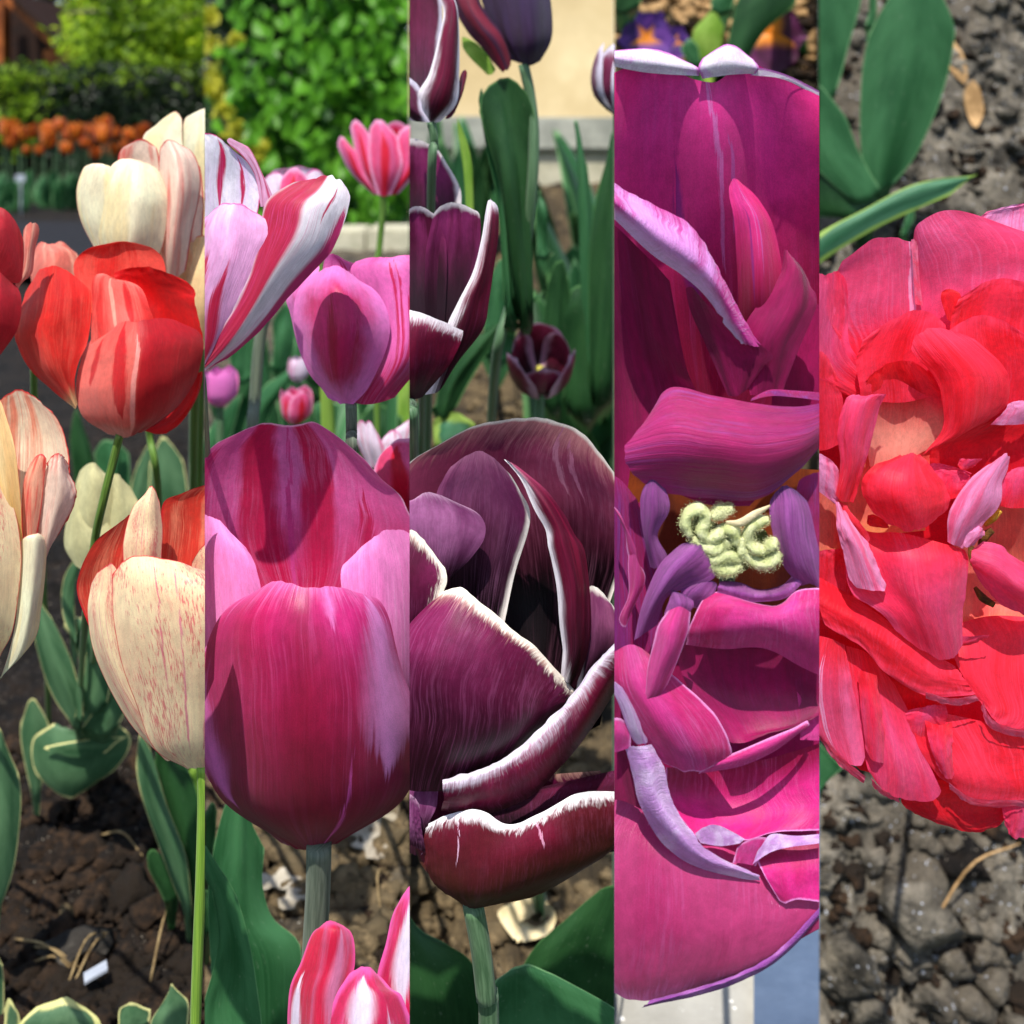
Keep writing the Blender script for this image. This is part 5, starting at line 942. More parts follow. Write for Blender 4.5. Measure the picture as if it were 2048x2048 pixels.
pt4([[1670,800,0,1672,845,10,1655,880,0],[1592,812,10,1612,885,52,1600,940,5],[1500,802,10,1520,905,74,1520,997,5],[1420,789,5,1430,895,80,1420,998,5],[1340,774,0,1342,885,62,1335,987,0],[1292,830,-5,1238,905,18,1262,965,-5]], 'violet', nv=50, nu=40, ruffle=2)
pt4([[1500,802,-12,1540,792,-8,1590,795,-8,1670,805,-10],[1504,796,-18,1540,779,-18,1590,781,-16,1670,786,-16]], 'violet', nv=8, nu=24)
pt4([[1350,985,-20,1420,1010,-10,1500,1012,-20],[1340,975,-30,1420,990,-30,1520,990,-30]], 'mag_dark', nv=8, nu=16)
pt4([[1250,1240,-110,1440,1260,-130,1640,1240,-110],[1240,1100,-130,1440,1100,-170,1650,1100,-130],[1260,940,-120,1440,930,-140,1650,940,-120]], 'cup', sides='')
pt4([[1170,1340,-60,1240,1340,-65,1330,1320,-70],[1170,1180,-50,1240,1180,-60,1320,1180,-70],[1180,1020,-45,1240,1020,-50,1290,1060,-60],[1190,950,-45,1235,955,-48,1275,1000,-55]], 'violet', sides='')
pt4([[1300,1135,-10,1315,1135,0,1335,1110,-10],[1288,1075,5,1300,1078,18,1316,1070,5],[1280,1025,10,1308,1025,32,1338,1022,10],[1282,990,10,1308,990,28,1337,992,8],[1297,958,5,1308,953,10,1322,960,5]], 'violet_rib')
pt4([[1268,1280,0,1285,1270,5,1315,1248,0],[1285,1205,5,1310,1205,32,1335,1195,10],[1315,1135,10,1350,1145,48,1385,1172,15],[1345,1102,10,1385,1110,42,1428,1155,15],[1378,1074,0,1405,1088,18,1437,1122,5]], 'violet_rib', nv=40)
pt4([[1215,1000,10,1225,1010,15,1230,1022,10],[1240,1030,10,1250,1050,22,1250,1065,10],[1256,1080,10,1270,1095,22,1257,1112,8],[1256,1130,10,1275,1130,22,1284,1135,8],[1258,1190,10,1270,1180,20,1290,1165,5],[1240,1230,8,1252,1225,15,1265,1220,5],[1236,1252,5,1248,1258,8,1258,1245,5]], 'pink_mag')
pt4([[1600,1172,0,1620,1167,5,1655,1187,0],[1565,1130,5,1600,1130,34,1645,1125,5],[1545,1070,8,1585,1070,44,1634,1080,8],[1538,1020,8,1580,1015,38,1622,1020,5],[1545,982,0,1570,967,10,1605,985,0]], 'violet_rib')
pt4([[1600,1080,-20,1640,1100,-20,1680,1110,-20],[1590,1000,-25,1640,1010,-25,1690,1010,-25],[1600,950,-30,1640,940,-30,1690,930,-30]], 'violet')
pt4([[1370,1290,0,1440,1298,10,1530,1299,10,1600,1332,5,1680,1366,0],[1375,1260,25,1445,1255,52,1535,1255,58,1600,1270,52,1690,1280,20],[1395,1215,25,1450,1210,50,1535,1222,52,1600,1215,52,1690,1220,20],[1425,1168,0,1475,1192,15,1550,1210,22,1600,1175,10,1690,1165,0]], 'pink_mag', nv=36, nu=44)
pt4([[1432,1184,12,1480,1200,20,1520,1204,24,1572,1196,20,1606,1165,8],[1436,1172,16,1480,1184,22,1520,1190,26,1568,1182,22,1598,1158,8],[1442,1158,-12,1480,1165,-16,1520,1178,-18,1563,1170,-16,1588,1150,-16]], 'violet_rib', nv=12, nu=40)
pt4([[1484,1184,-8,1520,1190,-8,1565,1182,-8,1594,1154,-10],[1486,1176,-24,1520,1181,-24,1560,1173,-24,1586,1148,-24]], 'lil_white_lit', nv=6, nu=20)
pt4([[1335,1222,20,1360,1213,25,1382,1225,20],[1316,1252,22,1345,1255,42,1378,1258,22],[1306,1290,22,1335,1300,46,1368,1290,22],[1295,1340,22,1320,1345,42,1352,1330,20],[1291,1385,20,1308,1385,30,1330,1375,18],[1286,1404,15,1293,1407,18,1302,1402,15]], 'pink_mag', dd=34)
pt4([[1328,1228,25,1350,1238,38,1378,1228,30],[1338,1200,25,1356,1205,42,1388,1212,30],[1345,1170,20,1349,1180,22,1385,1195,20]], 'violet_rib', nv=20, nu=20)
pt4([[1360,1200,15,1375,1212,18,1395,1217,15],[1365,1175,15,1395,1185,30,1420,1200,15],[1400,1159,10,1420,1159,15,1440,1165,10]], 'violet_rib', nv=20, nu=20)
pt4([[1340,1270,-40,1450,1295,-55,1560,1300,-50,1690,1340,-30],[1370,1370,-30,1460,1380,-62,1560,1380,-62,1690,1400,-30],[1440,1450,-15,1500,1460,-32,1570,1450,-36,1640,1430,-25],[1465,1500,0,1510,1480,-5,1560,1462,-10,1616,1440,-10]], 'mag_dark', nv=36, nu=40)  # deep magenta puts the shade inside the cup into the petal colour
pt4([[1225,1305,0,1265,1289,10,1310,1315,0],[1222,1360,10,1290,1365,48,1365,1365,10],[1255,1430,15,1330,1430,64,1427,1425,15],[1290,1490,15,1370,1495,58,1462,1490,15],[1322,1528,0,1390,1548,20,1462,1522,5]], 'pink_mag', nv=44, nu=40, ruffle=2)
pt4([[1395,1548,5,1480,1532,8,1550,1502,5,1600,1466,0,1620,1450,-5],[1405,1535,16,1480,1515,20,1545,1488,16,1594,1460,6,1618,1445,-4],[1420,1525,5,1480,1500,10,1540,1474,8,1590,1454,0,1614,1439,-8]], 'pink_mag', nv=12, nu=40)
pt4([[1600,1480,-30,1650,1480,-30,1700,1470,-30],[1600,1440,-40,1650,1430,-40,1700,1420,-40],[1590,1350,-60,1650,1350,-60,1700,1350,-60]], 'pink_mag', sides='')
pt4([[1250,1492,15,1266,1550,15,1279,1610,15,1325,1690,15,1400,1738,12,1525,1764,3],[1280,1490,46,1298,1540,52,1312,1600,54,1355,1665,52,1412,1718,40,1520,1757,10],[1308,1487,20,1329,1535,20,1342,1592,20,1384,1660,20,1430,1708,15,1520,1751,5]], 'lilac_rim', nv=20, nu=60, ruffle=5, rf=10)
pt4([[1215,1360,30,1228,1362,32,1245,1375,30],[1238,1410,30,1258,1410,42,1272,1420,30],[1256,1460,30,1273,1458,40,1285,1460,30],[1273,1492,25,1285,1490,30,1302,1487,25]], 'lilac_rim')
pt4([[1205,1500,25,1230,1505,30,1262,1495,25],[1205,1470,25,1235,1465,38,1262,1470,25],[1210,1438,20,1235,1434,28,1256,1442,20]], 'pink_mag')
pt4([[1200,1600,-20,1240,1600,-15,1285,1620,-10],[1200,1520,-10,1230,1520,-5,1262,1540,0],[1200,1480,-10,1225,1490,-5,1252,1500,0]], 'mag_dark', sides='')
pt4([[1330,1535,-65,1420,1535,-85,1500,1525,-85,1580,1505,-60,1690,1470,-20],[1335,1600,-40,1420,1600,-75,1500,1590,-75,1580,1570,-52,1690,1550,-15],[1378,1660,-15,1440,1650,-42,1520,1640,-42,1600,1620,-30,1700,1610,-10],[1388,1674,-5,1450,1668,-10,1490,1682,-5,1560,1668,-5,1700,1670,-5]], 'mag_plain', nv=36, nu=44)
pt4([[1400,1686,12,1440,1692,15,1480,1687,12],[1388,1664,5,1430,1648,8,1492,1677,5]], 'lilac_rim', nv=10, nu=20, ruffle=2)
pt4([[1465,1726,10,1485,1727,12,1512,1732,10],[1475,1692,5,1500,1677,8,1540,1669,5]], 'pink_mag', nv=12, nu=16)
pt4([[1510,1715,-5,1590,1690,-22,1700,1680,-15],[1530,1755,15,1600,1745,12,1700,1740,5],[1567,1817,20,1600,1802,27,1700,1818,15]], 'mag_plain', nv=24, nu=30, ruffle=2)
pt4([[1504,1729,15,1545,1703,22,1600,1691,22,1700,1680,15],[1520,1689,5,1545,1667,5,1600,1671,5,1700,1660,5]], 'lilac_rim', nv=10, nu=30, ruffle=2)
pt4([[1240,1560,-60,1330,1600,-80,1420,1640,-80,1520,1680,-70,1620,1700,-50],[1180,1680,-10,1300,1700,-10,1420,1730,-5,1540,1760,-10,1690,1760,-20],[1170,1830,15,1290,1840,30,1420,1850,40,1540,1840,25,1700,1800,0],[1190,1950,15,1290,1950,30,1420,1930,35,1520,1910,25,1670,1840,5],[1222,2000,0,1282,2016,10,1400,1986,15,1510,1947,10,1655,1822,0]], 'mauve', nv=50, nu=50)
pt4([[1280,2016,8,1400,1990,20,1490,1959,20,1570,1911,16,1670,1802,5],[1290,2010,22,1400,1982,34,1488,1951,34,1566,1904,30,1666,1796,16],[1300,2000,18,1400,1973,28,1485,1943,28,1561,1896,24,1660,1790,12]], 'purple_rim', nv=12, nu=50, ruffle=2, rf=16)
pt4([[1150,1260,-150,1300,1270,-170,1450,1270,-180,1570,1270,-170,1720,1260,-150],[1150,1480,-150,1300,1480,-170,1450,1480,-180,1570,1480,-170,1720,1480,-150],[1150,1760,-120,1300,1740,-140,1450,1740,-150,1570,1740,-140,1720,1720,-110]], 'mag_dark', sides='')
# stigma: folded woolly lobes
M['wool'] = rough_mat('woolly_stigma', (180,186,126), (226,226,182), (196,202,146), 420, .0006, .95)
FUR = []
def lobe(pts, rad, flat=.6, fur=True):
    W = [P(x, y, D_-d*D_/K) for x, y, d in pts]
    o = ribbon_tube('stigma', W, [r*D_/K for r in rad], M['wool'], t, seg=18, n=60, flat=flat)
    me = o.data
    for v in me.vertices:
        q = (v.co+o.parent.location)*500; v.co += Vector((mnoise.noise(q), mnoise.noise(q+Vector((9,0,0))), mnoise.noise(q+Vector((0,9,0)))))*.00035
    if fur:
        me.update(); rg = random.Random(len(FUR))
        for v in me.vertices:
            for k in range(3):
                b = v.co+o.parent.location+Vector((rg.gauss(0,.0003),rg.gauss(0,.0003),rg.gauss(0,.0003)))
                n = (v.normal+Vector((rg.gauss(0,.4),rg.gauss(0,.4),rg.gauss(0,.4)))).normalized()*rg.uniform(.00015,.0004)
                s_ = n.orthogonal().normalized()*.00005
                FUR.append((b-s_, b+s_, b+n))
for pts in ([(1380,1074),(1370,1047),(1378,1026),(1398,1019),(1412,1029),(1408,1046),(1404,1062),(1415,1076),(1432,1071),(1446,1059),(1461,1056),(1471,1069),(1470,1090)],
            [(1424,1034),(1440,1021),(1464,1017)], [(1388,1078),(1404,1092),(1425,1097),(1447,1089),(1456,1080)], [(1402,1106),(1428,1115),(1458,1110),(1482,1117)], [(1418,1127),(1448,1138),(1482,1130)],
            [(1538,1040),(1514,1042),(1499,1058),(1497,1080),(1511,1097),(1530,1099),(1544,1087),(1548,1074)], [(1484,1074),(1484,1100),(1500,1119),(1526,1127),(1549,1118),(1554,1100)]):
    lobe([(x, y, 14-4*(k % 2)) for k, (x, y) in enumerate(pts)], [6]+[8.5+4.5*abs(math.sin(k*1.9+pts[0][0])) for k in range(len(pts)-2)]+[6], 1.3)
M['wool_deep'] = rough_mat('stigma_groove', (84,96,44), (120,130,66), None, 500, .0006, .95)
for q in ([(1385,1050,-22),(1430,1075,-18),(1480,1095,-18),(1535,1085,-22)], [(1410,1110,-22),(1450,1118,-20),(1490,1112,-22)], [(1460,1080,-20),(1470,1100,-80),(1470,1110,-150)]):
    ribbon_tube('style', [P(x, y, D_-e*D_/K) for x, y, e in q], [v*D_/K for v in (24, 28, 26)], M['wool_deep'], t, seg=12, n=24)
mesh_obj('fuzz', [p for tr in FUR for p in tr], [(3*i,3*i+1,3*i+2) for i in range(len(FUR))], M['wool'], t)['kind'] = 'stuff'
ribbon_tube('dried_anther', [P(x,y,D_-d*D_/K) for x,y,d in [(1452,1046,18),(1480,1046,26),(1510,1028,26),(1540,1012,14)]], [5*D_/K,9*D_/K,8*D_/K,3*D_/K], M['dry_petal'], t, flat=.45, n=20)
stem(D_, [(1460,1100,-150),(1450,1250,-260)], 16, M['stem_mid'], t, to=(1440,1720))
# paving and bank behind it
fan_sheet('paving', 3, .40, .84, M['paving'], 40, 30, .0008, z0=.03)
t4 = on_bed(1560, 1960, 3)
fan_sheet('paving_shadow_sheet', 3, .41, .80, M['paving_shadow'], 30, 20, .0006, z0=.036, s0=.68, s1=1.0)  # blue-grey sheet standing in for the shadow on the paving
M['pansy'] = petal_mat('pansy_petal', (64,34,110), (110,60,150), (3,1), (.45,.6), .3, base=((230,140,30),.05,.3), transl=.25)
M['pansy_red'] = petal_mat('maroon_pansy_petal', (70,16,54), (104,36,90), (3,1), (.45,.6), .3, base=((236,140,24),.1,.42), transl=.25)
def pansy(label, px, py, D, r, mat, seed):
    c = P(px, py, D); gz = ground_z(3, D); t = thing('pansy', label, 'pansy', (c.x, D, gz)); rng = random.Random(seed)
    for k, (a, s) in enumerate(((math.pi*.5+.55,1.0),(math.pi*.5-.55,1.0),(math.pi+.1,.95),(-.1,.95),(-math.pi/2,1.15))):
        V=[];UV=[]
        for i in range(9):
            q=i/8; ww=.62*math.sin(math.pi*min(.06+q*.9,1))**.7
            for j in range(7):
                u=2*j/6-1; lx=q*r*s-(u*u)*.12*r*q; ly=u*ww*r*s
                V.append((c.x+lx*math.cos(a)-ly*math.sin(a), c.y-.004*k+.08*r*mnoise.noise((q*3,u*2,k+seed))-.25*r*q, c.z+lx*math.sin(a)+ly*math.cos(a))); UV.append(((u+1)/2,q))
        mesh_obj('petal', V, grid_faces(9,7), mat, t, uvs=UV, edge=[50]*63)
    ribbon_tube('stem', [c+Vector((0,.004,0)), c+Vector((0,.02,-.03)), Vector((c.x, D+.02, ground_z(3, D+.02)-.02))], [.0015]*3, M['stem_green'], t, seg=6, n=8)
    for k in range(4): free_leaf(t, Vector((c.x+rng.uniform(-.02,.02), D+.012, gz-.005)), rng.uniform(.025,.05), rng.uniform(0,6.28), M['leaf_gl'], .007, .6)
    return t
pansy('large violet blue pansy above a white petal flap', 1290, 78, 1.10, .030, M['pansy'], 1)
pansy('small dark violet pansy beside the bright green leaves', 1345, 84, 1.14, .018, M['pansy'], 2)
pansy('maroon pansy with orange eye', 1535, 70, 1.10, .036, M['pansy_red'], 3)
pansy('pale violet pansy tip beside the maroon pansy', 1562, 46, 1.16, .014, M['pansy'], 4)
plant('bright lime leaves between the pansies', 1.08, 1420, 110, [([[1395,120,0,1420,125,4,1440,120,0],[1385,70,0,1415,70,8,1445,70,0],[1405,30,-4,1425,20,0,1450,30,-4]],{}), ([[1380,130,4,1392,132,6,1402,126,4],[1362,100,4,1380,98,8,1398,98,4],[1368,82,2,1380,76,4,1392,84,2]],{'m':'leaf_gl'}),([[1420,20,0,1440,25,4,1465,20,0],[1430,-40,0,1455,-40,6,1480,-40,0]],{'m':'leaf_gl'})], 'leaf_lime', root=True)
plant('deep green tulip leaf slanting behind the magenta petal flap', 1.02, 1480, 110, [[[1445,140,0,1465,140,6,1490,130,0],[1460,60,0,1490,70,12,1530,60,0],[1480,-10,0,1530,0,12,1590,10,0],[1540,-60,-4,1580,-60,2,1620,-40,-4]],([[1540,-10,-10,1560,-5,-6,1590,0,-10],[1560,-60,-10,1590,-60,-6,1620,-50,-10]],{'m':'leaf_lime'}), ([[1225,20,0,1245,25,5,1280,10,0],[1220,-40,0,1250,-40,5,1300,-50,0]],{})], 'leaf_deep')
clods('straw_mulch', 3, 160, (1229,1639), (-10,140), (.005,.016), M['straw'], 'straw coloured mulch between the pansies', 12)
clods('soil_crumbs', 3, 260, (1229,1639), (-30,160), (.004,.014), M['clod_dark'], 'dark crumbs between the pansies', 13)

# ================================================================== bed 5: coral pink double tulip
BAY = 4
M['coral'] = petal_mat('coral_red_petal', (252,24,50), (252,50,84), (3,.7), (.40,.64), .4, vein=(252,100,140), vein_amt=.25, tip=((252,70,110),.75,1.1), transl=.48, fine=(60,1.6))
M['coral_pink'] = petal_mat('pink_coral_petal', (253,74,130), (252,44,92), (3,.7), (.40,.64), .5, vein=(253,150,200), vein_amt=.3, base=((252,30,58),.0,.5), transl=.46, fine=(60,1.6))
M['coral_crease'] = petal_mat('creased_coral_petal', (253,66,116), (253,104,160), (3,.6), (.46,.64), .5, vein=(252,130,180), vein_amt=.25, base=((248,26,54),.0,.5), transl=.4, fine=(60,1.4), seed=9., stripes=(((250,160,204),.485,.012,.2,1.1),((250,150,200),.52,.012,.2,1.1)))
M['coral_deep'] = petal_mat('deep_coral_petal', (240,14,38), (226,16,44), (3,.7), (.44,.62), .3, vein=(246,60,90), vein_amt=.25, transl=.45)
M['coral_cup'] = petal_mat('peach_based_coral_petal', (252,24,46), (252,56,80), (3,.7), base=((252,170,150),.15,.7), transl=.45)
M['coral_pale'] = petal_mat('pale_pink_fold', (250,150,204), (250,100,156), (4,.7), (.46,.62), .5, vein=(246,70,120), vein_amt=.3, transl=.34, fine=(46,1.6), bumpd=.0003)
M['peach_cup'] = petal_mat('peach_cup_base', (240,120,104), (238,76,76), (2,1), (.44,.62), .3, base=((236,150,96),.0,.2), vein=(246,170,140), vein_amt=.4, transl=.34)
M['coral_rim'] = petal_mat('pale_coral_rim', (253,120,160), (253,84,126), (6,.7), (.42,.62), .5, vein=(253,190,214), vein_amt=.3, transl=.5)
M['stamen'] = rough_mat('dark_stamen', (60,34,14), (120,80,30), None, 400, .001, .9)
M['pollen'] = rough_mat('pollen', (206,140,40), (232,180,70), None, 500, .001, .95)
t = flower('coral pink double tulip wide open above grey soil', .26, 1850, 1100)
D_ = .26
def pt5(rw, m, **kw):
    k = dict(nv=36, nu=32, ruffle=4, rf=8, wave=1.4); k.update(kw); return sheet('petal', D_, rw, M[m], t, **k)
pt5([[1590,1300,-140,1850,1300,-150,2110,1300,-140],[1580,1000,-130,1850,1000,-150,2140,1000,-130],[1660,720,-120,1850,700,-130,2130,680,-120]], 'coral_deep', sides='')
pt5([[1590,1200,-120,1850,1200,-120,2110,1200,-120],[1600,1400,-80,1850,1420,-90,2110,1400,-80],[1720,1540,-60,1880,1580,-60,2090,1560,-60]], 'coral_deep', sides='')
pt5([[1950,520,-60,2020,520,-60,2120,520,-60],[1958,440,-70,2030,430,-75,2130,430,-70],[1985,420,-70,2050,405,-72,2120,410,-70]], 'coral_pale')
pt5([[1700,720,-40,1760,730,-60,1800,735,-65,1830,740,-74,1880,735,-60,1950,720,-50,2080,700,-30],[1650,620,-35,1730,630,-58,1790,635,-62,1828,640,-78,1880,630,-58,1970,600,-45,2100,580,-30],[1670,550,-40,1740,545,-55,1790,540,-58,1826,545,-76,1870,520,-52,1970,500,-45,2100,490,-35],[1690,508,-45,1740,474,-48,1790,470,-52,1823,478,-68,1838,440,-48,1907,410,-48,2060,462,-45]], 'coral_crease', nv=44, nu=60, ruffle=2)
pt5([[1690,790,-40,1720,785,-40,1745,750,-45],[1600,740,-20,1650,725,-28,1702,690,-40],[1600,620,-25,1650,620,-33,1698,620,-45],[1618,540,-30,1655,543,-38,1690,528,-42]], 'coral_pink')
pt5([[1600,900,-20,1650,900,-30,1695,880,-35],[1590,800,-10,1640,800,-25,1685,790,-35],[1600,712,-15,1640,698,-25,1668,732,-35]], 'coral')
pt5([[1720,800,-20,1800,805,-40,1880,790,-30],[1712,725,-15,1800,712,-35,1892,700,-25],[1728,668,-20,1830,616,-30,1890,634,-28]], 'coral')
pt5([[1890,720,-20,1970,720,-35,2090,700,-20],[1903,632,-18,1980,620,-35,2100,620,-20],[1922,588,-22,1995,555,-30,2090,568,-25]], 'coral')
pt5([[1895,640,-24,1905,642,-22,1925,630,-24],[1882,600,-30,1900,595,-26,1922,595,-28],[1884,580,-32,1900,577,-30,1918,583,-32]], 'coral_deep', nv=12, nu=10)
pt5([[1900,820,-10,1980,830,-25,2090,800,-10],[1888,720,-5,1980,720,-25,2090,720,-10],[1890,651,-12,1975,626,-20,2070,675,-12]], 'coral')
pt5([[1860,940,-40,1950,970,-50,2080,960,-40],[1870,890,-30,1960,890,-50,2090,880,-30],[1990,835,-20,2030,828,-30,2090,826,-25]], 'coral_deep')
pt5([[1980,850,-5,2030,850,0,2090,840,-5],[2010,820,0,2040,822,8,2090,815,0],[2015,806,-2,2035,801,4,2080,800,-2]], 'coral_pale', nv=14, nu=14)
pt5([[1740,935,-50,1800,925,-62,1880,885,-50],[1728,850,-40,1800,850,-64,1888,835,-40],[1726,790,-25,1800,780,-48,1885,790,-25],[1733,748,-15,1785,721,-20,1840,717,-12]], 'coral_cup', nv=36)
pt5([[1845,910,5,1860,901,8,1882,887,0],[1884,857,10,1925,862,28,1988,834,0],[1883,800,12,1940,800,38,2016,800,0],[1868,755,12,1935,750,38,2012,742,0],[1830,712,8,1900,705,30,1962,688,0],[1813,679,0,1850,651,10,1917,659,0]], 'coral', nv=44, nu=36)
pt5([[1672,990,5,1685,1002,8,1708,1006,0],[1680,930,10,1705,930,28,1730,935,0],[1674,865,12,1705,865,34,1747,870,0],[1689,805,10,1720,805,28,1767,800,0],[1703,785,5,1735,790,12,1778,783,0]], 'coral_pink')
pt5([[1690,1060,-60,1760,1070,-70,1850,1060,-60],[1690,980,-60,1760,970,-75,1860,960,-60],[1700,900,-55,1760,890,-70,1860,900,-55]], 'peach_cup', sides='')
pt5([[1600,1120,-50,1650,1120,-55,1710,1110,-55],[1600,1030,-50,1650,1030,-60,1700,1030,-55],[1600,960,-45,1650,955,-50,1690,970,-50]], 'peach_cup', sides='')
pt5([[1600,960,0,1640,985,5,1672,1010,0],[1605,930,0,1640,945,10,1678,985,0],[1610,905,-4,1640,905,4,1676,925,-4]], 'coral_pale')
pt5([[1800,911,10,1822,905,15,1840,909,10],[1745,932,25,1810,940,54,1865,935,25],[1721,970,30,1805,980,74,1894,970,30],[1735,1015,28,1815,1020,68,1900,1010,28],[1765,1050,15,1825,1068,36,1880,1040,15]], 'coral', nv=40, nu=34)
pt5([[1735,1030,-5,1750,1030,0,1775,1045,-5],[1733,1050,-8,1752,1055,0,1780,1058,-8]], 'coral_deep', nv=10, nu=12)
pt5([[1850,990,-10,1890,1000,-6,1930,990,-10],[1850,950,-15,1890,950,-10,1940,955,-15],[1858,922,-18,1900,930,-14,1945,945,-18]], 'coral_pink')
pt5([[1895,1085,10,1910,1090,14,1925,1097,10],[1895,1035,15,1930,1045,34,1964,1050,15],[1912,996,15,1955,1000,40,2000,1010,12],[1945,952,10,1975,960,32,2006,965,8],[2006,906,0,2016,902,5,2028,918,0]], 'coral_pale', ruffle=2)
pt5([[1925,1090,18,1935,1095,22,1948,1088,18],[1935,1065,18,1955,1070,28,1968,1072,18],[1948,1052,14,1960,1052,20,1968,1060,14]], 'coral_pale', nv=14, nu=12)
pt5([[1915,930,-5,1925,940,0,1945,935,-5],[1920,915,-5,1940,918,4,1968,915,-5]], 'coral_pink', nv=8, nu=10)
pt5([[1999,1012,0,2030,1016,5,2090,1012,0],[2000,960,0,2040,960,10,2100,950,0],[2010,950,-5,2040,933,0,2100,928,-5]], 'coral_pink', nv=16, nu=16)
pt5([[1900,1270,-70,1980,1270,-90,2090,1270,-70],[1900,1130,-100,1990,1130,-140,2100,1130,-100],[1930,990,-60,1990,980,-70,2100,990,-60]], 'peach_cup', sides='')
pt5([[2140,1130,0,2135,1200,10,2120,1270,0],[2050,1125,10,2052,1180,44,2047,1230,10],[1995,1087,10,1995,1140,46,2000,1206,10],[1950,1082,5,1937,1115,18,1948,1156,5]], 'coral_pink', nv=36, nu=26)
pt5([[1675,1010,0,1730,1060,-25,1800,1065,-10,1880,1085,5,1930,1100,0],[1685,1085,20,1745,1110,0,1815,1120,28,1880,1130,32,1938,1130,5],[1703,1185,25,1775,1180,15,1830,1190,44,1885,1195,42,1933,1200,8],[1765,1228,15,1815,1240,32,1855,1250,44,1895,1250,36,1926,1255,10],[1815,1290,5,1848,1309,12,1880,1324,15,1905,1325,12,1923,1318,5]], 'coral_pink', nv=48, nu=44, ruffle=2)
pt5([[1671,1003,10,1680,1006,15,1690,1022,10],[1674,1060,28,1700,1065,40,1735,1085,20],[1687,1110,30,1720,1115,46,1758,1138,25],[1703,1182,25,1742,1185,38,1785,1190,25]], 'coral_pale')
pt5([[1676,1000,0,1684,1005,2,1690,1010,0],[1700,1045,12,1712,1048,16,1716,1040,12],[1730,1082,8,1738,1088,10,1744,1078,8]], 'coral', nv=16, nu=8)
pt5([[1880,1262,-66,1980,1232,-72,2115,1240,-60],[1900,1300,-40,2000,1280,-50,2115,1280,-40],[1920,1345,-15,2000,1350,-22,2115,1350,-15],[1955,1397,-5,2020,1420,5,2115,1430,0],[1965,1408,0,2000,1454,10,2070,1472,8]], 'coral', nv=30)
pt5([[1900,1290,-10,1920,1292,-6,1945,1290,-10],[1912,1270,-8,1945,1272,0,1985,1268,-8]], 'coral_pink', nv=8, nu=12)
pt5([[1600,1240,-20,1640,1240,-25,1700,1230,-30],[1600,1160,-20,1650,1150,-30,1700,1140,-35],[1600,1110,-20,1650,1100,-30,1690,1096,-35]], 'coral', sides='')
pt5([[1630,1150,-25,1720,1200,-30,1800,1260,-20,1860,1300,-15,1912,1335,-15],[1635,1210,5,1715,1245,18,1790,1300,28,1860,1345,24,1932,1362,5],[1653,1262,10,1725,1298,15,1775,1352,20,1850,1392,20,1957,1396,5]], 'coral', nv=40, nu=44)
pt5([[1690,1290,-20,1740,1310,-25,1790,1370,-25],[1705,1400,-5,1770,1420,0,1830,1450,-15],[1725,1500,0,1790,1520,18,1860,1530,0],[1742,1561,0,1790,1598,10,1897,1613,0]], 'coral_pink', nv=36, ruffle=2)
pt5([[1620,1270,0,1655,1275,0,1690,1290,-5],[1590,1350,10,1640,1360,18,1705,1370,0],[1590,1440,10,1650,1450,18,1722,1450,0],[1638,1463,5,1680,1518,10,1737,1558,5]], 'coral_crease', nv=36, ruffle=3)
pt5([[1780,1360,-40,1830,1370,-45,1890,1390,-40],[1780,1440,-30,1830,1450,-40,1890,1460,-30],[1800,1500,-20,1850,1510,-25,1900,1510,-20]], 'coral_deep', sides='')
pt5([[1800,1480,-20,1840,1490,-10,1880,1480,-20],[1802,1440,-15,1845,1445,0,1895,1430,-15],[1815,1418,-15,1850,1412,-4,1890,1405,-12]], 'coral_pink', nv=20, nu=18)
pt5([[1822,1425,-12,1880,1425,-25,2065,1465,-20],[1835,1490,-5,1925,1500,-5,2075,1525,-5],[1870,1545,0,1950,1560,12,2080,1575,5],[1895,1568,0,1950,1604,8,2070,1607,5]], 'coral', nv=34, nu=34, ruffle=2)
pt5([[1810,1560,-40,1900,1560,-40,2010,1560,-40],[1803,1607,-35,1900,1622,-28,2010,1620,-30],[1848,1636,-38,1940,1668,-30,2003,1657,-35]], 'coral_deep')
pt5([[1990,1560,-20,2040,1560,-15,2110,1560,-20],[2004,1620,-15,2045,1622,-6,2110,1620,-15],[2011,1660,-18,2032,1680,-12,2085,1665,-18]], 'coral_pink')
pt5([[1715,1340,5,1735,1345,14,1752,1350,5],[1722,1430,12,1745,1430,24,1765,1435,10],[1735,1520,10,1755,1528,20,1775,1532,8]], 'coral_pink', nv=24, nu=14)
pt5([[1850,1440,0,1880,1450,12,1905,1445,0],[1862,1500,10,1885,1505,22,1905,1505,8],[1885,1555,8,1897,1562,14,1908,1560,8]], 'coral_pink', nv=24, nu=14)
for rw in ([[1640,1460,14,1680,1510,18,1732,1554,12],[1636,1472,6,1674,1526,8,1728,1568,4]], [[1742,1556,8,1765,1578,14,1797,1592,8],[1745,1572,2,1768,1592,4,1800,1606,2]], [[1897,1564,10,1950,1596,18,2050,1600,10],[1899,1578,2,1950,1612,4,2050,1614,2]], [[1851,1383,26,1900,1397,26,1952,1391,14],[1851,1397,14,1905,1411,14,1960,1402,6]], [[1966,1404,12,1990,1443,20,2070,1466,14],[1961,1414,4,1985,1459,8,2070,1482,4]], [[1822,478,-60,1826,540,-62,1830,610,-66],[1836,478,-58,1838,540,-60,1846,612,-64]]):
    pt5(rw, 'coral_rim', nv=8, nu=30, ruffle=3, rnd=0)
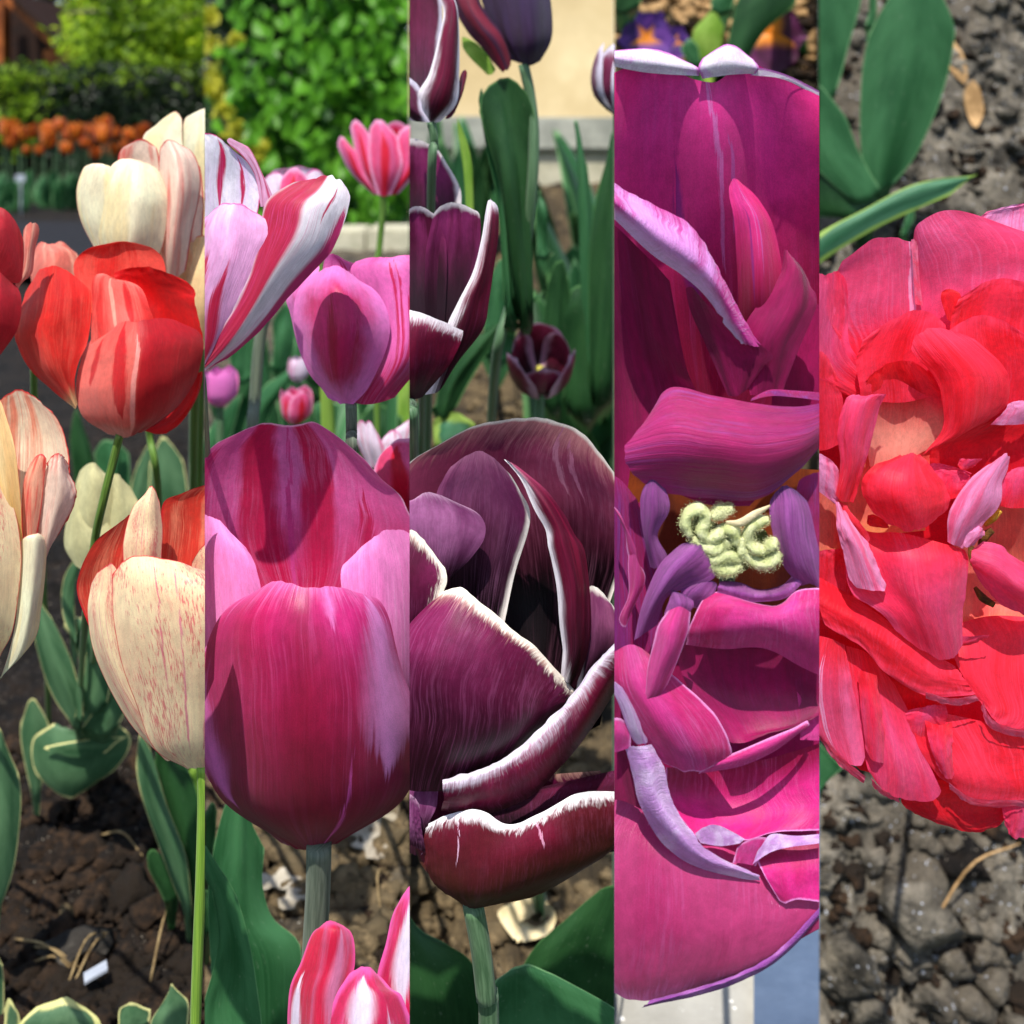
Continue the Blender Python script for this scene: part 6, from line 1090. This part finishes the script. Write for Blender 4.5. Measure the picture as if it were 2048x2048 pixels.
for pts, m in (([(1958,1100,-20),(1968,1075,-5),(1985,1060,0)],'stamen'),([(1950,1175,-30),(1965,1195,-15),(1988,1210,-8)],'stamen'),([(1945,1130,-10),(1945,1110,0),(1942,1095,5)],'pistil'),([(1970,1050,-20),(1985,1035,-10),(2000,1020,-5)],'pollen')):
    ribbon_tube('stamen', [P(x,y,D_-d*D_/K) for x,y,d in pts], [4*D_/K, 9*D_/K, 6*D_/K], M[m], t, seg=8, n=14)
stem(D_, [(1850,1000,-330),(1850,1120,-420)], 16, M['stem_mid'], t, to=(1850,1350))
plant('broad blue green leaves standing behind the coral tulip', .80, 1750, 390, [
    [[1735,385,0,1755,392,4,1785,372,0],[1721,300,0,1765,310,16,1832,310,0],[1720,200,0,1790,200,20,1880,200,0],[1728,110,0,1810,110,20,1902,110,0],[1750,20,-2,1830,15,16,1910,20,-2],[1775,-80,-8,1835,-100,6,1895,-80,-8]],
    [[1610,220,-15,1640,225,-8,1672,180,-15],[1580,100,-15,1630,100,0,1695,110,-15],[1580,0,-15,1640,0,0,1722,0,-15],[1600,-90,-18,1650,-100,-8,1720,-90,-18]],
    [[1700,400,8,1730,402,12,1762,380,8],[1630,330,8,1675,330,18,1722,312,8],[1600,240,5,1640,235,14,1693,240,5],[1600,170,0,1630,160,8,1668,172,0]],
    ([[1690,440,-5,1730,440,0,1765,400,-5],[1600,420,-5,1670,410,5,1730,390,-5],[1590,340,-8,1640,340,0,1700,350,-8]], {'m':'leaf_deep'}),
    ([[1800,470,-5,1808,472,0,1816,468,-5],[1810,440,-5,1818,440,-2,1828,440,-5],[1818,415,-6,1824,412,-5,1830,416,-6]], {}),
    ([[1730,50,-30,1740,55,-28,1750,50,-30],[1738,20,-30,1746,20,-28,1754,20,-30],[1735,-40,-30,1742,-40,-28,1750,-40,-30]], {})], 'leaf_gl', nv=30, nu=16)
plant('slim yellow edged leaf pointing out above the coral tulip', .62, 1640, 500, [
    [[1560,540,0,1570,560,4,1580,590,0],[1635,468,0,1640,490,10,1646,522,0],[1735,415,0,1745,430,12,1752,458,0],[1820,371,0,1830,388,10,1840,416,0],[1895,354,0,1902,366,6,1908,386,0],[1955,346,-4,1960,347,-3,1962,352,-4]]], 'leaf_yel', nv=34, nu=12, root=False)
plant('dark green leaf edge below the coral tulip', .55, 1640, 1560, [[[1590,1600,0,1620,1600,4,1646,1572,0],[1590,1540,0,1630,1540,8,1684,1540,0],[1600,1490,-4,1635,1480,2,1672,1515,-4]]], 'leaf_gl')
clods('soil_clods', 4, 900, (1630,2060), (-20,2060), (.002,.014), M['soil_ash'], 'ash grey soil clods on the bank behind the coral tulip', 15)
clods('soil_crumbs', 4, 600, (1630,2060), (-20,2060), (.003,.010), M['clod_dark'], 'dark crumbs between the grey clods', 16)
for lb,x,y,r,s in (('largest pale grey clod on the bank below the coral tulip',1830,1830,.026,61),('black hollowed clod below the coral tulip',1925,1740,.015,65),('squat grey clod on the ash coloured bank',1690,1960,.022,67)):
    clod_thing(lb, x, y, r, M['soil_ash'] if 'black' not in lb else M['soil_dark'], s, (1.1,1,.8))
twig('long dry straw lying across the grey clods below the coral tulip', [(1850,1985,.03),(1940,1890,.045),(2040,1790,.03)], .0009, M['straw'], 4, name='straw', cat='straw')
litter_leaf('tan dry petal beside the broad leaves on the grey bank', 1908, 150, .028, 1.9, M['straw'], 0, lift=.014)
litter_leaf('second tan dry petal lower on the grey bank', 1948, 240, .026, 1.2, M['straw'], 0, lift=.014)

# ------------------------------------------------------------------ each bed ends at its border: pieces are cut off there
bpy.context.view_layer.update()
def trim_all():
    for o, b in TRIM:
        me = o.data; mw = o.matrix_world
        n = len(me.vertices); co = np.empty(n*3); me.vertices.foreach_get('co', co); co = co.reshape(-1,3)
        Mx = np.array(mw); W = co@Mx[:3,:3].T+Mx[:3,3]
        cuts = []
        if b > 0: cuts.append((fan_m(409.6*b), 1))
        if b < 4: cuts.append((fan_m(409.6*(b+1)), -1))
        todo = []; dead = False
        for m, sgn in cuts:
            s = (W[:,0]-m*W[:,1])*sgn
            if s.max() < 0: dead = True
            elif s.min() < 0: todo.append((m, sgn))
        if dead:
            bpy.data.objects.remove(o, do_unlink=True); continue
        if not todo: continue
        if me.users > 1: o.data = me = me.copy()
        bm = bmesh.new(); bm.from_mesh(me)
        inv = mw.inverted(); 
        for m, sgn in todo:
            nrm = Vector((-sgn, sgn*m, 0)).normalized()             # points out of the bed
            pl = inv@Vector((0,0,CAMZ)); nl = (mw.to_3x3().transposed()@nrm).normalized()
            bmesh.ops.bisect_plane(bm, geom=bm.verts[:]+bm.edges[:]+bm.faces[:], dist=1e-7, plane_co=pl, plane_no=nl, clear_outer=True)
        empty = len(bm.faces) == 0
        bm.to_mesh(me); bm.free()
        if empty: bpy.data.objects.remove(o, do_unlink=True)
trim_all()
